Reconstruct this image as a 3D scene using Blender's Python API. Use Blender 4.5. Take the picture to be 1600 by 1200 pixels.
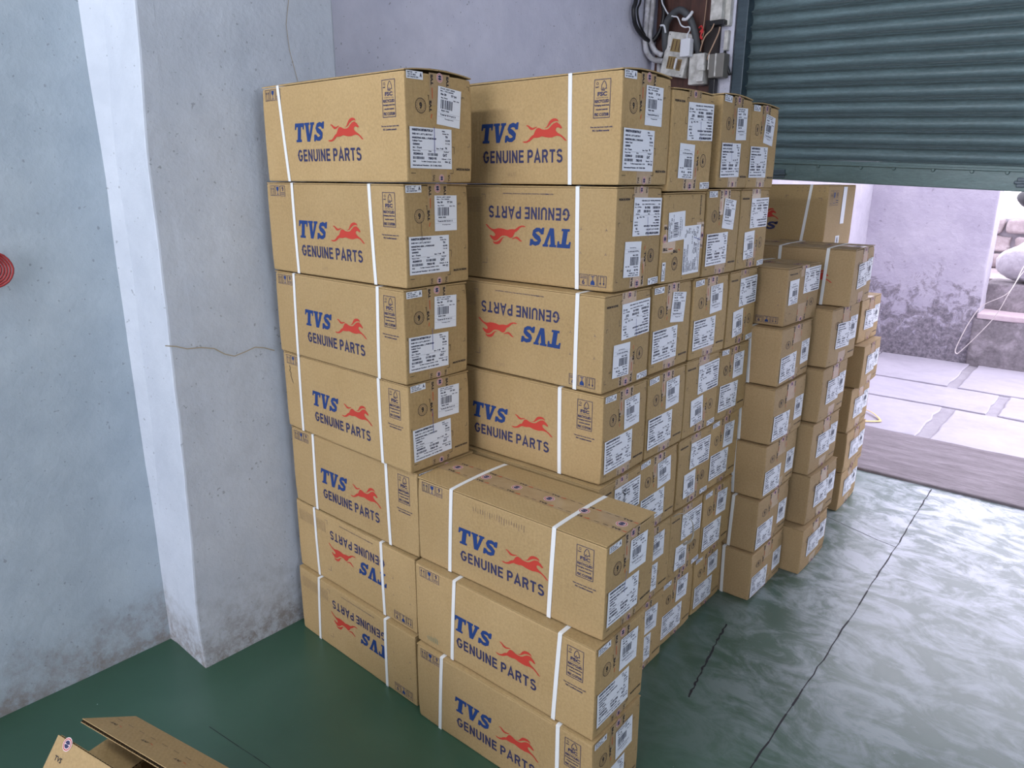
import bpy, bmesh, math, random
from mathutils import Vector, Matrix, noise
from mathutils.geometry import tessellate_polygon

# ---------------------------------------------------------------- clear
for o in list(bpy.data.objects): bpy.data.objects.remove(o, do_unlink=True)
scene = bpy.context.scene
COL = scene.collection
PI = math.pi

# ---------------------------------------------------------------- camera
yaw, pit, rol = -0.7110975, -0.2783348, 0.0057409
f = Vector((math.sin(yaw)*math.cos(pit), math.cos(yaw)*math.cos(pit), math.sin(pit)))
r = Vector((math.cos(yaw), -math.sin(yaw), 0)); u = r.cross(f)
r2 = r*math.cos(rol)+u*math.sin(rol); u2 = -r*math.sin(rol)+u*math.cos(rol)
cam_d = bpy.data.cameras.new('camera'); cam = bpy.data.objects.new('camera', cam_d); COL.objects.link(cam)
M = Matrix((r2, u2, -f)).transposed().to_4x4(); M.translation = Vector((1.94453, -1.34535, 1.51474))
cam.matrix_world = M
cam_d.sensor_width = 36; cam_d.lens = 1116.676*36/1600; cam_d.clip_start = 0.02; cam_d.clip_end = 200
scene.camera = cam

# ---------------------------------------------------------------- light and exposure
scene.view_settings.view_transform = 'Standard'; scene.view_settings.look = 'None'
scene.view_settings.gamma = 1.0; scene.view_settings.use_curve_mapping = False
scene.view_settings.exposure = 0.0
w = bpy.data.worlds.new('overcast_sky'); scene.world = w; w.use_nodes = True
wn = w.node_tree.nodes; bg = wn['Background']
bg.inputs['Color'].default_value = (0.88, 0.85, 1.0, 1); bg.inputs['Strength'].default_value = 4.4

def area(name, loc, target, sx, sy, power, col):
    d = bpy.data.lights.new(name, 'AREA'); d.shape = 'RECTANGLE'; d.size = sx; d.size_y = sy
    d.energy = power; d.color = col
    o = bpy.data.objects.new(name, d); COL.objects.link(o); o.location = loc
    o.rotation_euler = (Vector(target)-Vector(loc)).to_track_quat('-Z', 'Y').to_euler()
    return o
# tube lamp under the ceiling behind the camera, and daylight through the rear door
area('tube_lamp_light', (0.1, -2.1, 3.1), (0.5, 0.1, 0.9), 1.2, 0.10, 31, (0.95, 0.97, 1.0))
area('rear_door_daylight', (1.2, -4.9, 1.7), (1.0, 0, 1.0), 3.2, 2.4, 60, (0.90, 0.95, 1.0))
area('side_fill_light', (4.1, -0.6, 2.1), (0.0, 1.0, 1.4), 2.2, 1.6, 62, (0.92, 0.93, 1.0))  # added fill from the right to lift the far wall, no known window

# ---------------------------------------------------------------- materials
def mat(name, col, rough=0.7, spec=0.5, metal=0.0):
    m = bpy.data.materials.new(name); m.use_nodes = True
    b = m.node_tree.nodes['Principled BSDF']
    b.inputs['Base Color'].default_value = (*col, 1); b.inputs['Roughness'].default_value = rough
    b.inputs['Metallic'].default_value = metal
    b.inputs['Specular IOR Level'].default_value = spec
    return m
def nd(m, t, **kw):
    n = m.node_tree.nodes.new(t)
    for k, v in kw.items():
        if k in n.inputs: n.inputs[k].default_value = v
        else: setattr(n, k, v)
    return n
def lk(m, a, b): m.node_tree.links.new(a, b)
def coords(m, kind='Object', scale=(1, 1, 1)):
    tc = nd(m, 'ShaderNodeTexCoord'); mp = nd(m, 'ShaderNodeMapping'); mp.inputs['Scale'].default_value = scale
    lk(m, tc.outputs[kind], mp.inputs['Vector']); return mp.outputs['Vector']
def noise_n(m, vec, scale, detail=4, rough=0.55, dist=0.0):
    n = nd(m, 'ShaderNodeTexNoise'); n.inputs['Scale'].default_value = scale; n.inputs['Detail'].default_value = detail
    n.inputs['Roughness'].default_value = rough; n.inputs['Distortion'].default_value = dist
    lk(m, vec, n.inputs['Vector']); return n.outputs['Fac']
def ramp(m, fac, stops):
    n = nd(m, 'ShaderNodeValToRGB'); e = n.color_ramp.elements
    while len(e) < len(stops): e.new(0.5)
    for el, (p, c) in zip(e, stops):
        el.position = p; el.color = (*c, 1) if len(c) == 3 else c
    lk(m, fac, n.inputs['Fac']); return n.outputs['Color']
def g3(v): return (v, v, v)
def mixc(m, fac, a, b, mode='MIX'):
    n = nd(m, 'ShaderNodeMix'); n.data_type = 'RGBA'; n.blend_type = mode
    for s, v in (('Factor', fac), ('A', a), ('B', b)):
        idx = {'Factor': 0, 'A': 6, 'B': 7}[s]
        if hasattr(v, 'is_output'): lk(m, v, n.inputs[idx])
        elif s == 'Factor': n.inputs[0].default_value = v
        else: n.inputs[idx].default_value = (*v, 1)
    return n.outputs[2]
def math_n(m, op, a, b=0.0, clamp=False):
    n = nd(m, 'ShaderNodeMath'); n.operation = op; n.use_clamp = clamp
    for i, v in enumerate((a, b)):
        if hasattr(v, 'is_output'): lk(m, v, n.inputs[i])
        else: n.inputs[i].default_value = v
    return n.outputs[0]
def bump(m, h, strength=0.3, dist=0.01):
    b = nd(m, 'ShaderNodeBump'); b.inputs['Strength'].default_value = strength; b.inputs['Distance'].default_value = dist
    lk(m, h, b.inputs['Height']); lk(m, b.outputs['Normal'], m.node_tree.nodes['Principled BSDF'].inputs['Normal'])
def setc(m, c): lk(m, c, m.node_tree.nodes['Principled BSDF'].inputs['Base Color'])
def setr(m, c): lk(m, c, m.node_tree.nodes['Principled BSDF'].inputs['Roughness'])

def cardboard(name, base, dark, light):
    m = mat(name, base, 0.72, 0.25)
    oi = nd(m, 'ShaderNodeObjectInfo')
    tc = nd(m, 'ShaderNodeTexCoord'); add = nd(m, 'ShaderNodeVectorMath'); add.operation = 'ADD'
    mul = nd(m, 'ShaderNodeVectorMath'); mul.operation = 'SCALE'; mul.inputs['Scale'].default_value = 17
    cmb = nd(m, 'ShaderNodeCombineXYZ'); lk(m, oi.outputs['Random'], cmb.inputs[0]); lk(m, oi.outputs['Random'], cmb.inputs[2])
    lk(m, cmb.outputs[0], mul.inputs[0]); lk(m, tc.outputs['Object'], add.inputs[0]); lk(m, mul.outputs[0], add.inputs[1])
    v = add.outputs[0]
    a = noise_n(m, v, 5, 5, 0.6); b = noise_n(m, v, 160, 3, 0.7)
    c = ramp(m, a, [(0.3, dark), (0.52, base), (0.75, light)])
    c = mixc(m, 0.35, c, ramp(m, b, [(0.35, tuple(x*0.72 for x in base)), (0.62, tuple(min(1, x*1.18) for x in base))]))
    hv = nd(m, 'ShaderNodeHueSaturation'); lk(m, c, hv.inputs['Color'])
    lk(m, math_n(m, 'MULTIPLY_ADD', oi.outputs['Random'], 0.16), hv.inputs['Value'])
    mm = [n for n in m.node_tree.nodes if n.type == 'MATH'][-1]; mm.inputs[2].default_value = 0.92
    setc(m, hv.outputs[0])
    mp = nd(m, 'ShaderNodeMapping'); mp.inputs['Scale'].default_value = (150, 150, 3); lk(m, tc.outputs['Object'], mp.inputs['Vector'])
    fl = nd(m, 'ShaderNodeTexWave'); fl.wave_type = 'BANDS'; fl.bands_direction = 'DIAGONAL'; fl.inputs['Scale'].default_value = 0.35
    fl.inputs['Distortion'].default_value = 1.5; lk(m, mp.outputs[0], fl.inputs['Vector'])
    h = math_n(m, 'ADD', math_n(m, 'MULTIPLY', fl.outputs['Fac'], 0.25), math_n(m, 'MULTIPLY', a, 2.0))
    bump(m, h, 0.35, 0.002)
    return m
CARD = cardboard('brown_cardboard', (0.372, 0.258, 0.120), (0.338, 0.230, 0.102), (0.405, 0.288, 0.140))
CARD2 = cardboard('grey_brown_cardboard', (0.340, 0.236, 0.120), (0.305, 0.21, 0.103), (0.37, 0.262, 0.136))
INSIDE = mat('dark_cardboard_fluting', (0.085, 0.058, 0.035), 0.9, 0.1)
BLUE = mat('print_blue', (0.012, 0.040, 0.155), 0.6, 0.3)
NAVY = mat('print_navy', (0.030, 0.032, 0.085), 0.65, 0.3)
BLACK = mat('print_black', (0.022, 0.02, 0.025), 0.65, 0.3)
FAINT = mat('print_faded', (0.20, 0.14, 0.10), 0.7, 0.2)
REDP = mat('print_red', (0.43, 0.042, 0.027), 0.6, 0.3)
ORANGE = mat('print_orange', (0.50, 0.09, 0.03), 0.6, 0.3)
GREENP = mat('green_smudge', (0.17, 0.22, 0.16), 0.7, 0.2)
PAPER = mat('white_label_paper', (0.68, 0.71, 0.76), 0.5, 0.4)
INK = mat('label_ink', (0.035, 0.042, 0.075), 0.6, 0.3)
PEN = mat('blue_pen', (0.03, 0.05, 0.30), 0.5, 0.4)
TAPE = mat('clear_brown_tape', (0.35, 0.24, 0.125), 0.28, 0.5)
_v = coords(TAPE); setc(TAPE, ramp(TAPE, noise_n(TAPE, _v, 30, 3), [(0.3, (0.315, 0.215, 0.108)), (0.7, (0.375, 0.265, 0.142))]))
TAPEW = mat('tape_white_ink', (0.62, 0.52, 0.52), 0.4, 0.4)
STRAP = mat('white_plastic_strap', (0.70, 0.71, 0.70), 0.4, 0.5)
LABELM = [BLUE, NAVY, BLACK, REDP, PAPER, INK, FAINT, TAPEW, ORANGE, PEN, GREENP]
MI = {m.name: i for i, m in enumerate(LABELM)}
iBLUE, iNAVY, iBLACK, iRED, iPAPER, iINK, iFAINT, iTW, iOR, iPEN, iGR = range(11)

def plaster(name, base, alt, light, stain=(0.24, 0.225, 0.215), foot=0.35, blemish=0.5):
    m = mat(name, base, 0.8, 0.25); v = coords(m)
    a = noise_n(m, v, 1.6, 6, 0.6, 0.4); b = noise_n(m, v, 9, 6, 0.65); c = noise_n(m, v, 90, 3, 0.6)
    col = ramp(m, a, [(0.30, alt), (0.5, base), (0.72, light)])
    col = mixc(m, 0.35, col, ramp(m, b, [(0.35, tuple(x*0.82 for x in base)), (0.65, light)]))
    # pin holes and chips
    vo = nd(m, 'ShaderNodeTexNoise'); vo.inputs['Scale'].default_value = 75; vo.inputs['Detail'].default_value = 1; lk(m, v, vo.inputs['Vector'])
    spots = ramp(m, vo.outputs['Fac'], [(0.735, g3(0)), (0.76, g3(blemish))])
    col = mixc(m, spots, col, (0.16, 0.17, 0.18))
    # damp dirt band along the foot of the wall
    geo = nd(m, 'ShaderNodeNewGeometry'); sep = nd(m, 'ShaderNodeSeparateXYZ'); lk(m, geo.outputs['Position'], sep.inputs[0])
    zz = math_n(m, 'ADD', sep.outputs[2], math_n(m, 'MULTIPLY', math_n(m, 'SUBTRACT', b, 0.5), 0.45))
    k = math_n(m, 'SUBTRACT', 1.0, math_n(m, 'DIVIDE', zz, foot), clamp=True)
    k = math_n(m, 'MULTIPLY', k, ramp(m, noise_n(m, v, 30, 6, 0.75), [(0.40, g3(0.25)), (0.58, g3(1.0))]), clamp=True)
    col = mixc(m, k, col, stain); setc(m, col)
    bump(m, math_n(m, 'ADD', math_n(m, 'MULTIPLY', b, 1.2), math_n(m, 'MULTIPLY', c, 0.22)), 0.36, 0.010)
    return m
PL_BLUE = plaster('pale_blue_plaster', (0.37, 0.435, 0.49), (0.32, 0.385, 0.44), (0.43, 0.49, 0.53), foot=0.20)
PL_PILLAR = plaster('pale_grey_blue_plaster', (0.475, 0.52, 0.585), (0.435, 0.48, 0.545), (0.53, 0.57, 0.62), foot=0.22)
PL_LILAC = plaster('pale_lilac_plaster', (0.68, 0.69, 0.80), (0.62, 0.63, 0.75), (0.76, 0.76, 0.85), foot=0.25)
PL_OUT = plaster('outdoor_lilac_plaster', (0.40, 0.38, 0.44), (0.36, 0.34, 0.40), (0.46, 0.44, 0.49), foot=0.3)
def mould_wall():
    m = mat('mouldy_lilac_plaster', (0.6, 0.55, 0.68), 0.85, 0.2); v = coords(m)
    a = noise_n(m, v, 2.2, 6, 0.6, 0.5); b = noise_n(m, v, 9, 7, 0.7, 0.6); c = noise_n(m, v, 34, 5, 0.7)
    col = ramp(m, a, [(0.3, (0.35, 0.32, 0.39)), (0.5, (0.40, 0.37, 0.44)), (0.7, (0.47, 0.44, 0.50))])
    geo = nd(m, 'ShaderNodeNewGeometry'); sep = nd(m, 'ShaderNodeSeparateXYZ'); lk(m, geo.outputs['Position'], sep.inputs[0])
    k = math_n(m, 'SUBTRACT', 1.0, math_n(m, 'DIVIDE', sep.outputs[2], 1.15), clamp=True)
    th = math_n(m, 'ADD', math_n(m, 'MULTIPLY', b, 1.0), math_n(m, 'MULTIPLY', k, 0.42))
    th = math_n(m, 'ADD', th, math_n(m, 'MULTIPLY', c, 0.40))
    mk = ramp(m, th, [(0.89, g3(0)), (0.98, g3(0.75)), (1.0, g3(0.9))])
    col = mixc(m, mk, col, ramp(m, c, [(0.4, (0.11, 0.10, 0.115)), (0.65, (0.30, 0.27, 0.30))]))
    sp = noise_n(m, v, 16, 3, 0.6); col = mixc(m, ramp(m, sp, [(0.66, g3(0)), (0.72, g3(0.6))]), col, (0.20, 0.18, 0.21))
    setc(m, col); bump(m, math_n(m, 'ADD', b, c), 0.35, 0.015)
    return m
MOULD = mould_wall()
def floor_mat():
    m = mat('green_painted_concrete', (0.028, 0.085, 0.055), 0.35, 0.8); v = coords(m)
    a = noise_n(m, v, 1.3, 6, 0.6, 0.5); b = noise_n(m, v, 7, 6, 0.65, 0.8)
    mp = nd(m, 'ShaderNodeMapping'); mp.inputs['Scale'].default_value = (2.2, 4.0, 1); mp.inputs['Rotation'].default_value = (0, 0, 0.5)
    tc = nd(m, 'ShaderNodeTexCoord'); lk(m, tc.outputs['Object'], mp.inputs['Vector'])
    s = noise_n(m, mp.outputs[0], 1.9, 9, 0.72, 1.3)
    col = ramp(m, a, [(0.3, (0.019, 0.062, 0.036)), (0.55, (0.026, 0.077, 0.046)), (0.75, (0.040, 0.095, 0.062))])
    # scuffed paint, plus the street door's glare painted pale into the colour
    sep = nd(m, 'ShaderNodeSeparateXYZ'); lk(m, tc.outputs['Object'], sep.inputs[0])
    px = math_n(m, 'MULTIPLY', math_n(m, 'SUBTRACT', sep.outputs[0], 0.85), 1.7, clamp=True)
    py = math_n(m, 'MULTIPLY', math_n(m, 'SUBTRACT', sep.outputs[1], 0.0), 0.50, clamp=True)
    glare = math_n(m, 'MULTIPLY', px, py)
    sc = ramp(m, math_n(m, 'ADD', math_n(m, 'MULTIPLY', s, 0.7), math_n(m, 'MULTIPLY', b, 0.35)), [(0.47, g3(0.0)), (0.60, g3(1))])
    wm = math_n(m, 'MULTIPLY', sc, math_n(m, 'ADD', glare, 0.0), clamp=True)
    wm = math_n(m, 'ADD', wm, math_n(m, 'MULTIPLY', glare, 0.22), clamp=True)
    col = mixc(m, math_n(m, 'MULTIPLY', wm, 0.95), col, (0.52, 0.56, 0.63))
    dots = ramp(m, noise_n(m, v, 60, 1, 0.5), [(0.80, g3(0)), (0.82, g3(1))])
    col = mixc(m, dots, col, (0.35, 0.40, 0.38))
    setc(m, col)
    setr(m, ramp(m, math_n(m, 'ADD', math_n(m, 'MULTIPLY', s, 0.6), math_n(m, 'MULTIPLY', b, 0.4)), [(0.36, g3(0.30)), (0.66, g3(0.42))]))
    bump(m, math_n(m, 'ADD', b, math_n(m, 'MULTIPLY', s, 0.6)), 0.10, 0.003)
    return m
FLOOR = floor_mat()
def stone(name, c1, c2, c3, sc=3, rough=0.75, bs=0.5, stretch=(1, 1, 1)):
    m = mat(name, c2, rough, 0.3); v = coords(m, 'Object', stretch)
    a = noise_n(m, v, sc, 7, 0.65, 0.5); b = noise_n(m, v, sc*7, 5, 0.7)
    setc(m, mixc(m, 0.3, ramp(m, a, [(0.3, c1), (0.5, c2), (0.7, c3)]), ramp(m, b, [(0.3, c1), (0.7, c3)])))
    bump(m, math_n(m, 'ADD', a, math_n(m, 'MULTIPLY', b, 0.4)), bs, 0.012); return m
FLAG = stone('pale_flagstone', (0.33, 0.31, 0.36), (0.41, 0.385, 0.44), (0.46, 0.435, 0.49), 2.2, 0.6, 0.3)
MORTAR = stone('grey_mortar', (0.27, 0.25, 0.28), (0.33, 0.31, 0.34), (0.38, 0.36, 0.39), 6, 0.9)
THRESH = stone('worn_threshold_stone', (0.12, 0.10, 0.11), (0.20, 0.175, 0.19), (0.31, 0.275, 0.30), 3.0, 0.7, 1.0, (1, 4, 1))
DARKST = stone('mossy_dark_step', (0.10, 0.09, 0.095), (0.19, 0.17, 0.18), (0.38, 0.34, 0.37), 7, 0.9)
RUBBLE = stone('pink_grey_rubble', (0.24, 0.19, 0.20), (0.36, 0.30, 0.31), (0.50, 0.45, 0.46), 5, 0.85)
PINK = stone('pinkish_step_tread', (0.42, 0.33, 0.35), (0.52, 0.42, 0.45), (0.60, 0.5, 0.53), 5, 0.85)
def shutter_mat(name, base):
    m = mat(name, base, 0.30, 0.6, 0.15); v = coords(m, 'Object', (1, 3, 6))
    a = noise_n(m, v, 3.5, 6, 0.65, 0.3); b = noise_n(m, v, 40, 4, 0.7)
    setc(m, mixc(m, 0.4, ramp(m, a, [(0.3, tuple(x*0.75 for x in base)), (0.55, base), (0.75, tuple(x*1.4 for x in base))]),
                 ramp(m, b, [(0.35, tuple(x*0.6 for x in base)), (0.7, tuple(x*1.5 for x in base))])))
    setr(m, ramp(m, a, [(0.3, g3(0.27)), (0.7, g3(0.5))])); bump(m, b, 0.25, 0.002); return m
SHUT = shutter_mat('dark_green_painted_steel', (0.155, 0.215, 0.220))
SHUTBAR = shutter_mat('green_painted_bar', (0.090, 0.150, 0.148))
RAILM = shutter_mat('slate_painted_rail', (0.050, 0.080, 0.100))
CABLE = mat('black_cable', (0.012, 0.012, 0.014), 0.4)
HOSE = mat('grey_rubber_hose', (0.07, 0.075, 0.08), 0.55)
PVC = mat('white_pvc_pipe', (0.55, 0.55, 0.58), 0.45)
_v = coords(PVC); setc(PVC, ramp(PVC, noise_n(PVC, _v, 18, 4), [(0.4, (0.36, 0.35, 0.36)), (0.6, (0.62, 0.62, 0.65))]))
WOOD = mat('dark_red_brown_board', (0.085, 0.035, 0.025), 0.6)
_v = coords(WOOD, 'Object', (12, 12, 1.5)); setc(WOOD, ramp(WOOD, noise_n(WOOD, _v, 4, 5), [(0.3, (0.05, 0.022, 0.017)), (0.7, (0.125, 0.05, 0.035))]))
OFFW = mat('dusty_white_plastic', (0.6, 0.59, 0.55), 0.5)
_v = coords(OFFW); setc(OFFW, ramp(OFFW, noise_n(OFFW, _v, 25, 5), [(0.35, (0.48, 0.47, 0.43)), (0.6, (0.74, 0.73, 0.69))]))
WHITEP = mat('clean_white_plastic', (0.80, 0.82, 0.86), 0.35)
BRASS = mat('tarnished_ochre_socket', (0.30, 0.21, 0.08), 0.5)
GREYM = mat('dusty_grey_metal', (0.22, 0.21, 0.19), 0.55, 0.5, 0.3)
REDW = mat('red_wire', (0.30, 0.02, 0.02), 0.45)
BRIGHTRED = mat('bright_red_wire', (0.65, 0.04, 0.04), 0.45)
COPPER = mat('peach_wire', (0.50, 0.33, 0.22), 0.5)
SACK = stone('grey_plastic_sack', (0.34, 0.31, 0.35), (0.48, 0.45, 0.49), (0.62, 0.59, 0.63), 5, 0.5, 0.6)
ROPE = mat('cream_packing_strap', (0.66, 0.60, 0.58), 0.5)
YEL = mat('yellow_strap', (0.80, 0.52, 0.20), 0.5)
CEIL = mat('whitewashed_ceiling', (0.72, 0.74, 0.78), 0.85)
CRACK = mat('ochre_crack', (0.36, 0.31, 0.22), 0.85)
DARKG = mat('black_tarpaulin', (0.01, 0.01, 0.014), 0.6)
LAMP = mat('lit_lamp_tube', (0.9, 0.9, 0.9), 0.4)
LAMP.node_tree.nodes['Principled BSDF'].inputs['Emission Color'].default_value = (0.95, 0.97, 1, 1)
LAMP.node_tree.nodes['Principled BSDF'].inputs['Emission Strength'].default_value = 3.0

# ---------------------------------------------------------------- helpers
STUFF = ('printed_end', 'printed_front', 'tape_print', 'pen_mark', 'smudge', 'fluting', 'fine_print', 'floor_crack', 'wall_crack')
def link(name, me, parent=None):
    o = bpy.data.objects.new(name, me); COL.objects.link(o)
    if parent: o.parent = parent
    if name in STUFF: o['kind'] = 'stuff'
    return o
def mesh_bm(name, bm, mats, smooth=False):
    me = bpy.data.meshes.new(name); bm.normal_update(); bm.to_mesh(me); bm.free()
    for m in (mats if isinstance(mats, (list, tuple)) else [mats]): me.materials.append(m)
    if smooth:
        for p in me.polygons: p.use_smooth = True
    return me
def tag(o, label=None, cat=None, group=None, kind=None):
    if label: o['label'] = label
    if cat: o['category'] = cat
    if group: o['group'] = group
    if kind: o['kind'] = kind
    return o
def empty(name, loc=(0, 0, 0), rot=(0, 0, 0)):
    o = bpy.data.objects.new(name, None); COL.objects.link(o); o.location = loc; o.rotation_euler = rot
    o.empty_display_size = 0.05; return o
def box_bm(x0, x1, y0, y1, z0, z1, bev=0.0, bm=None, seg=2):
    b2 = bmesh.new(); bmesh.ops.create_cube(b2, size=1)
    for v in b2.verts:
        v.co = Vector((x0+(v.co.x+.5)*(x1-x0), y0+(v.co.y+.5)*(y1-y0), z0+(v.co.z+.5)*(z1-z0)))
    if bev > 0: bmesh.ops.bevel(b2, geom=b2.edges[:], offset=bev, segments=seg, affect='EDGES', profile=0.6)
    if bm is None: return b2
    t = bpy.data.meshes.new('t'); b2.to_mesh(t); b2.free(); bm.from_mesh(t); bpy.data.meshes.remove(t); return bm
def slice_bm(bm, nx, ny, nz, lo, hi):
    for ax, n in enumerate((nx, ny, nz)):
        for i in range(1, n):
            co = Vector((0, 0, 0)); co[ax] = lo[ax]+(hi[ax]-lo[ax])*i/n; no = Vector((0, 0, 0)); no[ax] = 1
            bmesh.ops.bisect_plane(bm, geom=bm.verts[:]+bm.edges[:]+bm.faces[:], plane_co=co, plane_no=no)
def tube_me(name, pts, rad, m, res=6, cyc=False, smooth=True, steps=5):
    """swept round tube through pts (Catmull-Rom)"""
    P = [Vector(p) for p in pts]; path = []
    n = len(P)
    rng = range(n) if cyc else range(n-1)
    for i in rng:
        p0 = P[(i-1) % n] if (cyc or i > 0) else P[0]; p1 = P[i]; p2 = P[(i+1) % n]
        p3 = P[(i+2) % n] if (cyc or i+2 < n) else P[-1]
        for k in range(steps):
            t = k/steps
            path.append(0.5*((2*p1)+(-p0+p2)*t+(2*p0-5*p1+4*p2-p3)*t*t+(-p0+3*p1-3*p2+p3)*t**3))
    if not cyc: path.append(P[-1])
    bm = bmesh.new(); rings = []; up = Vector((0.13, 0.21, 0.97))
    L = len(path)
    for i, p in enumerate(path):
        d = (path[(i+1) % L]-path[i-1]) if (cyc or 0 < i < L-1) else (path[1]-path[0] if i == 0 else path[-1]-path[-2])
        d.normalize(); a = d.cross(up)
        if a.length < 1e-4: a = d.orthogonal()
        a.normalize(); b = d.cross(a); up = a.cross(d) if a.cross(d).length > 0 else up
        rx, ry = rad if isinstance(rad, tuple) else (rad, rad)
        rings.append([bm.verts.new(p+a*rx*math.cos(2*PI*k/res)+b*ry*math.sin(2*PI*k/res)) for k in range(res)])
    for i in range(L if cyc else L-1):
        A, B = rings[i], rings[(i+1) % L]
        for k in range(res): bm.faces.new((A[k], A[(k+1) % res], B[(k+1) % res], B[k]))
    if not cyc:
        bm.faces.new(rings[0]); bm.faces.new(rings[-1][::-1])
    bmesh.ops.recalc_face_normals(bm, faces=bm.faces[:])
    return mesh_bm(name, bm, m, smooth)

# ---------------------------------------------------------------- flat printed artwork
_tc = {}
def text_geo(s, bold=0.0):
    k = (s, bold)
    if k not in _tc:
        c = bpy.data.curves.new('t', 'FONT'); c.body = s; c.resolution_u = 2; c.offset = bold; c.size = 1
        o = bpy.data.objects.new('t', c); COL.objects.link(o); me = bpy.data.meshes.new_from_object(o)
        vs = [(v.co.x, v.co.y) for v in me.vertices]; fs = [tuple(p.vertices) for p in me.polygons]
        bpy.data.objects.remove(o); bpy.data.meshes.remove(me); bpy.data.curves.remove(c)
        xs = [a for a, _ in vs] or [0, 1]; ys = [b for _, b in vs] or [0, 1]
        x0, x1, y0, y1 = min(xs), max(xs), min(ys), max(ys)
        _tc[k] = ([((a-x0)/max(1e-6, x1-x0), (b-y0)/max(1e-6, y1-y0)) for a, b in vs], fs)
    return _tc[k]
class Art:
    def __init__(s): s.v = []; s.f = []; s.m = []; s.l = []
    def add(s, vs, fs, mi, layer=0):
        n = len(s.v); s.v += [tuple(a) for a in vs]; s.l += [layer]*len(vs)
        for t in fs: s.f.append(tuple(i+n for i in t)); s.m.append(mi)
    def poly(s, pts, mi, layer=0):
        tris = tessellate_polygon([[Vector((a, b, 0)) for a, b in pts]])
        s.add(pts, tris, mi, layer)
    def rect(s, x0, y0, x1, y1, mi, layer=0): s.add([(x0, y0), (x1, y0), (x1, y1), (x0, y1)], [(0, 1, 2, 3)], mi, layer)
    def grid(s, x0, y0, x1, y1, mi, n=4, layer=0):
        vs = [(x0+(x1-x0)*i/n, y0+(y1-y0)*j/n) for j in range(n+1) for i in range(n+1)]
        s.add(vs, [(j*(n+1)+i, j*(n+1)+i+1, (j+1)*(n+1)+i+1, (j+1)*(n+1)+i) for j in range(n) for i in range(n)], mi, layer)
    def line(s, p, q, wd, mi, layer=0):
        p, q = Vector(p), Vector(q); d = (q-p).normalized(); n = Vector((-d.y, d.x))*wd/2
        s.add([p-n, q-n, q+n, p+n], [(0, 1, 2, 3)], mi, layer)
    def pline(s, pts, wd, mi, layer=0):
        for a, b in zip(pts, pts[1:]): s.line(a, b, wd, mi, layer)
    def frame(s, x0, y0, x1, y1, wd, mi, layer=0):
        s.rect(x0, y0, x1, y0+wd, mi, layer); s.rect(x0, y1-wd, x1, y1, mi, layer)
        s.rect(x0, y0, x0+wd, y1, mi, layer); s.rect(x1-wd, y0, x1, y1, mi, layer)
    def ring(s, cx, cy, r0, r1, mi, n=28, layer=0, a0=0, a1=2*PI):
        vs = []; fs = []
        for i in range(n+1):
            a = a0+(a1-a0)*i/n
            vs += [(cx+r0*math.cos(a), cy+r0*math.sin(a)), (cx+r1*math.cos(a), cy+r1*math.sin(a))]
        for i in range(n): fs.append((2*i, 2*i+1, 2*i+3, 2*i+2))
        s.add(vs, fs, mi, layer)
    def disc(s, cx, cy, r0, mi, n=20, layer=0): s.add([(cx+r0*math.cos(2*PI*i/n), cy+r0*math.sin(2*PI*i/n)) for i in range(n)], [tuple(range(n))], mi, layer)
    def text(s, t, x0, y0, x1, y1, mi, bold=0.0, rot=0, layer=0):
        vs, fs = text_geo(t, bold)
        q = []
        for a, b in vs:
            if rot == 90: a, b = 1-b, a      # reads bottom to top
            elif rot == -90: a, b = b, 1-a
            elif rot == 180: a, b = 1-a, 1-b
            q.append((x0+a*(x1-x0), y0+b*(y1-y0)))
        s.add(q, fs, mi, layer)
    def bars(s, x0, y0, x1, y1, mi, seed=1, n=22, layer=0):
        rn = random.Random(seed); x = x0; st = (x1-x0)/n
        while x < x1-st*0.4:
            wd = st*rn.choice((0.35, 0.5, 0.8, 1.1)); s.rect(x, y0, min(x1, x+wd), y1, mi, layer); x += wd+st*rn.choice((0.35, 0.5, 0.7))
    def mesh(s, name, fn):
        me = bpy.data.meshes.new(name)
        me.from_pydata([fn(a, b, l*0.0003) for (a, b), l in zip(s.v, s.l)], [], s.f)
        for m in LABELM: me.materials.append(m)
        me.polygons.foreach_set('material_index', s.m); me.update(); return me

L, W1, H1 = 0.60, 0.2239, 0.2505
W2, H2 = 0.2936, 0.2071
BUL = 0.0014
def warp(p, W, H):
    x, y, z = p
    sx, sy, sz = (math.sin(PI*max(0, min(1, t))) for t in (x/L, y/W, z/H))
    y2 = y-BUL*sx*sz*max(0, 1-max(0, y)/0.05)
    x2 = x+BUL*sy*sz*max(0, 1-max(0, L-x)/0.05)
    return (x2, y2, z)
def front_fn(W, H, flip=False, off=0.0007):
    def fn(a, b, l):
        if flip: a, b = L-a, H-b
        x, y, z = warp((a, 0, b), W, H); return (x, y-off-l, z)
    return fn
def end_fn(W, H, orient='N', off=0.0007, W0=W1, H0=H1):
    def fn(a, b, l):
        va, vb = a/W0, b/H0
        if orient == 'F': va, vb = 1-va, 1-vb
        elif orient == 'S': va, vb = 1-vb, va
        x, y, z = warp((L, va*W, vb*H), W, H); return (x+off+l, y, z)
    return fn

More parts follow.
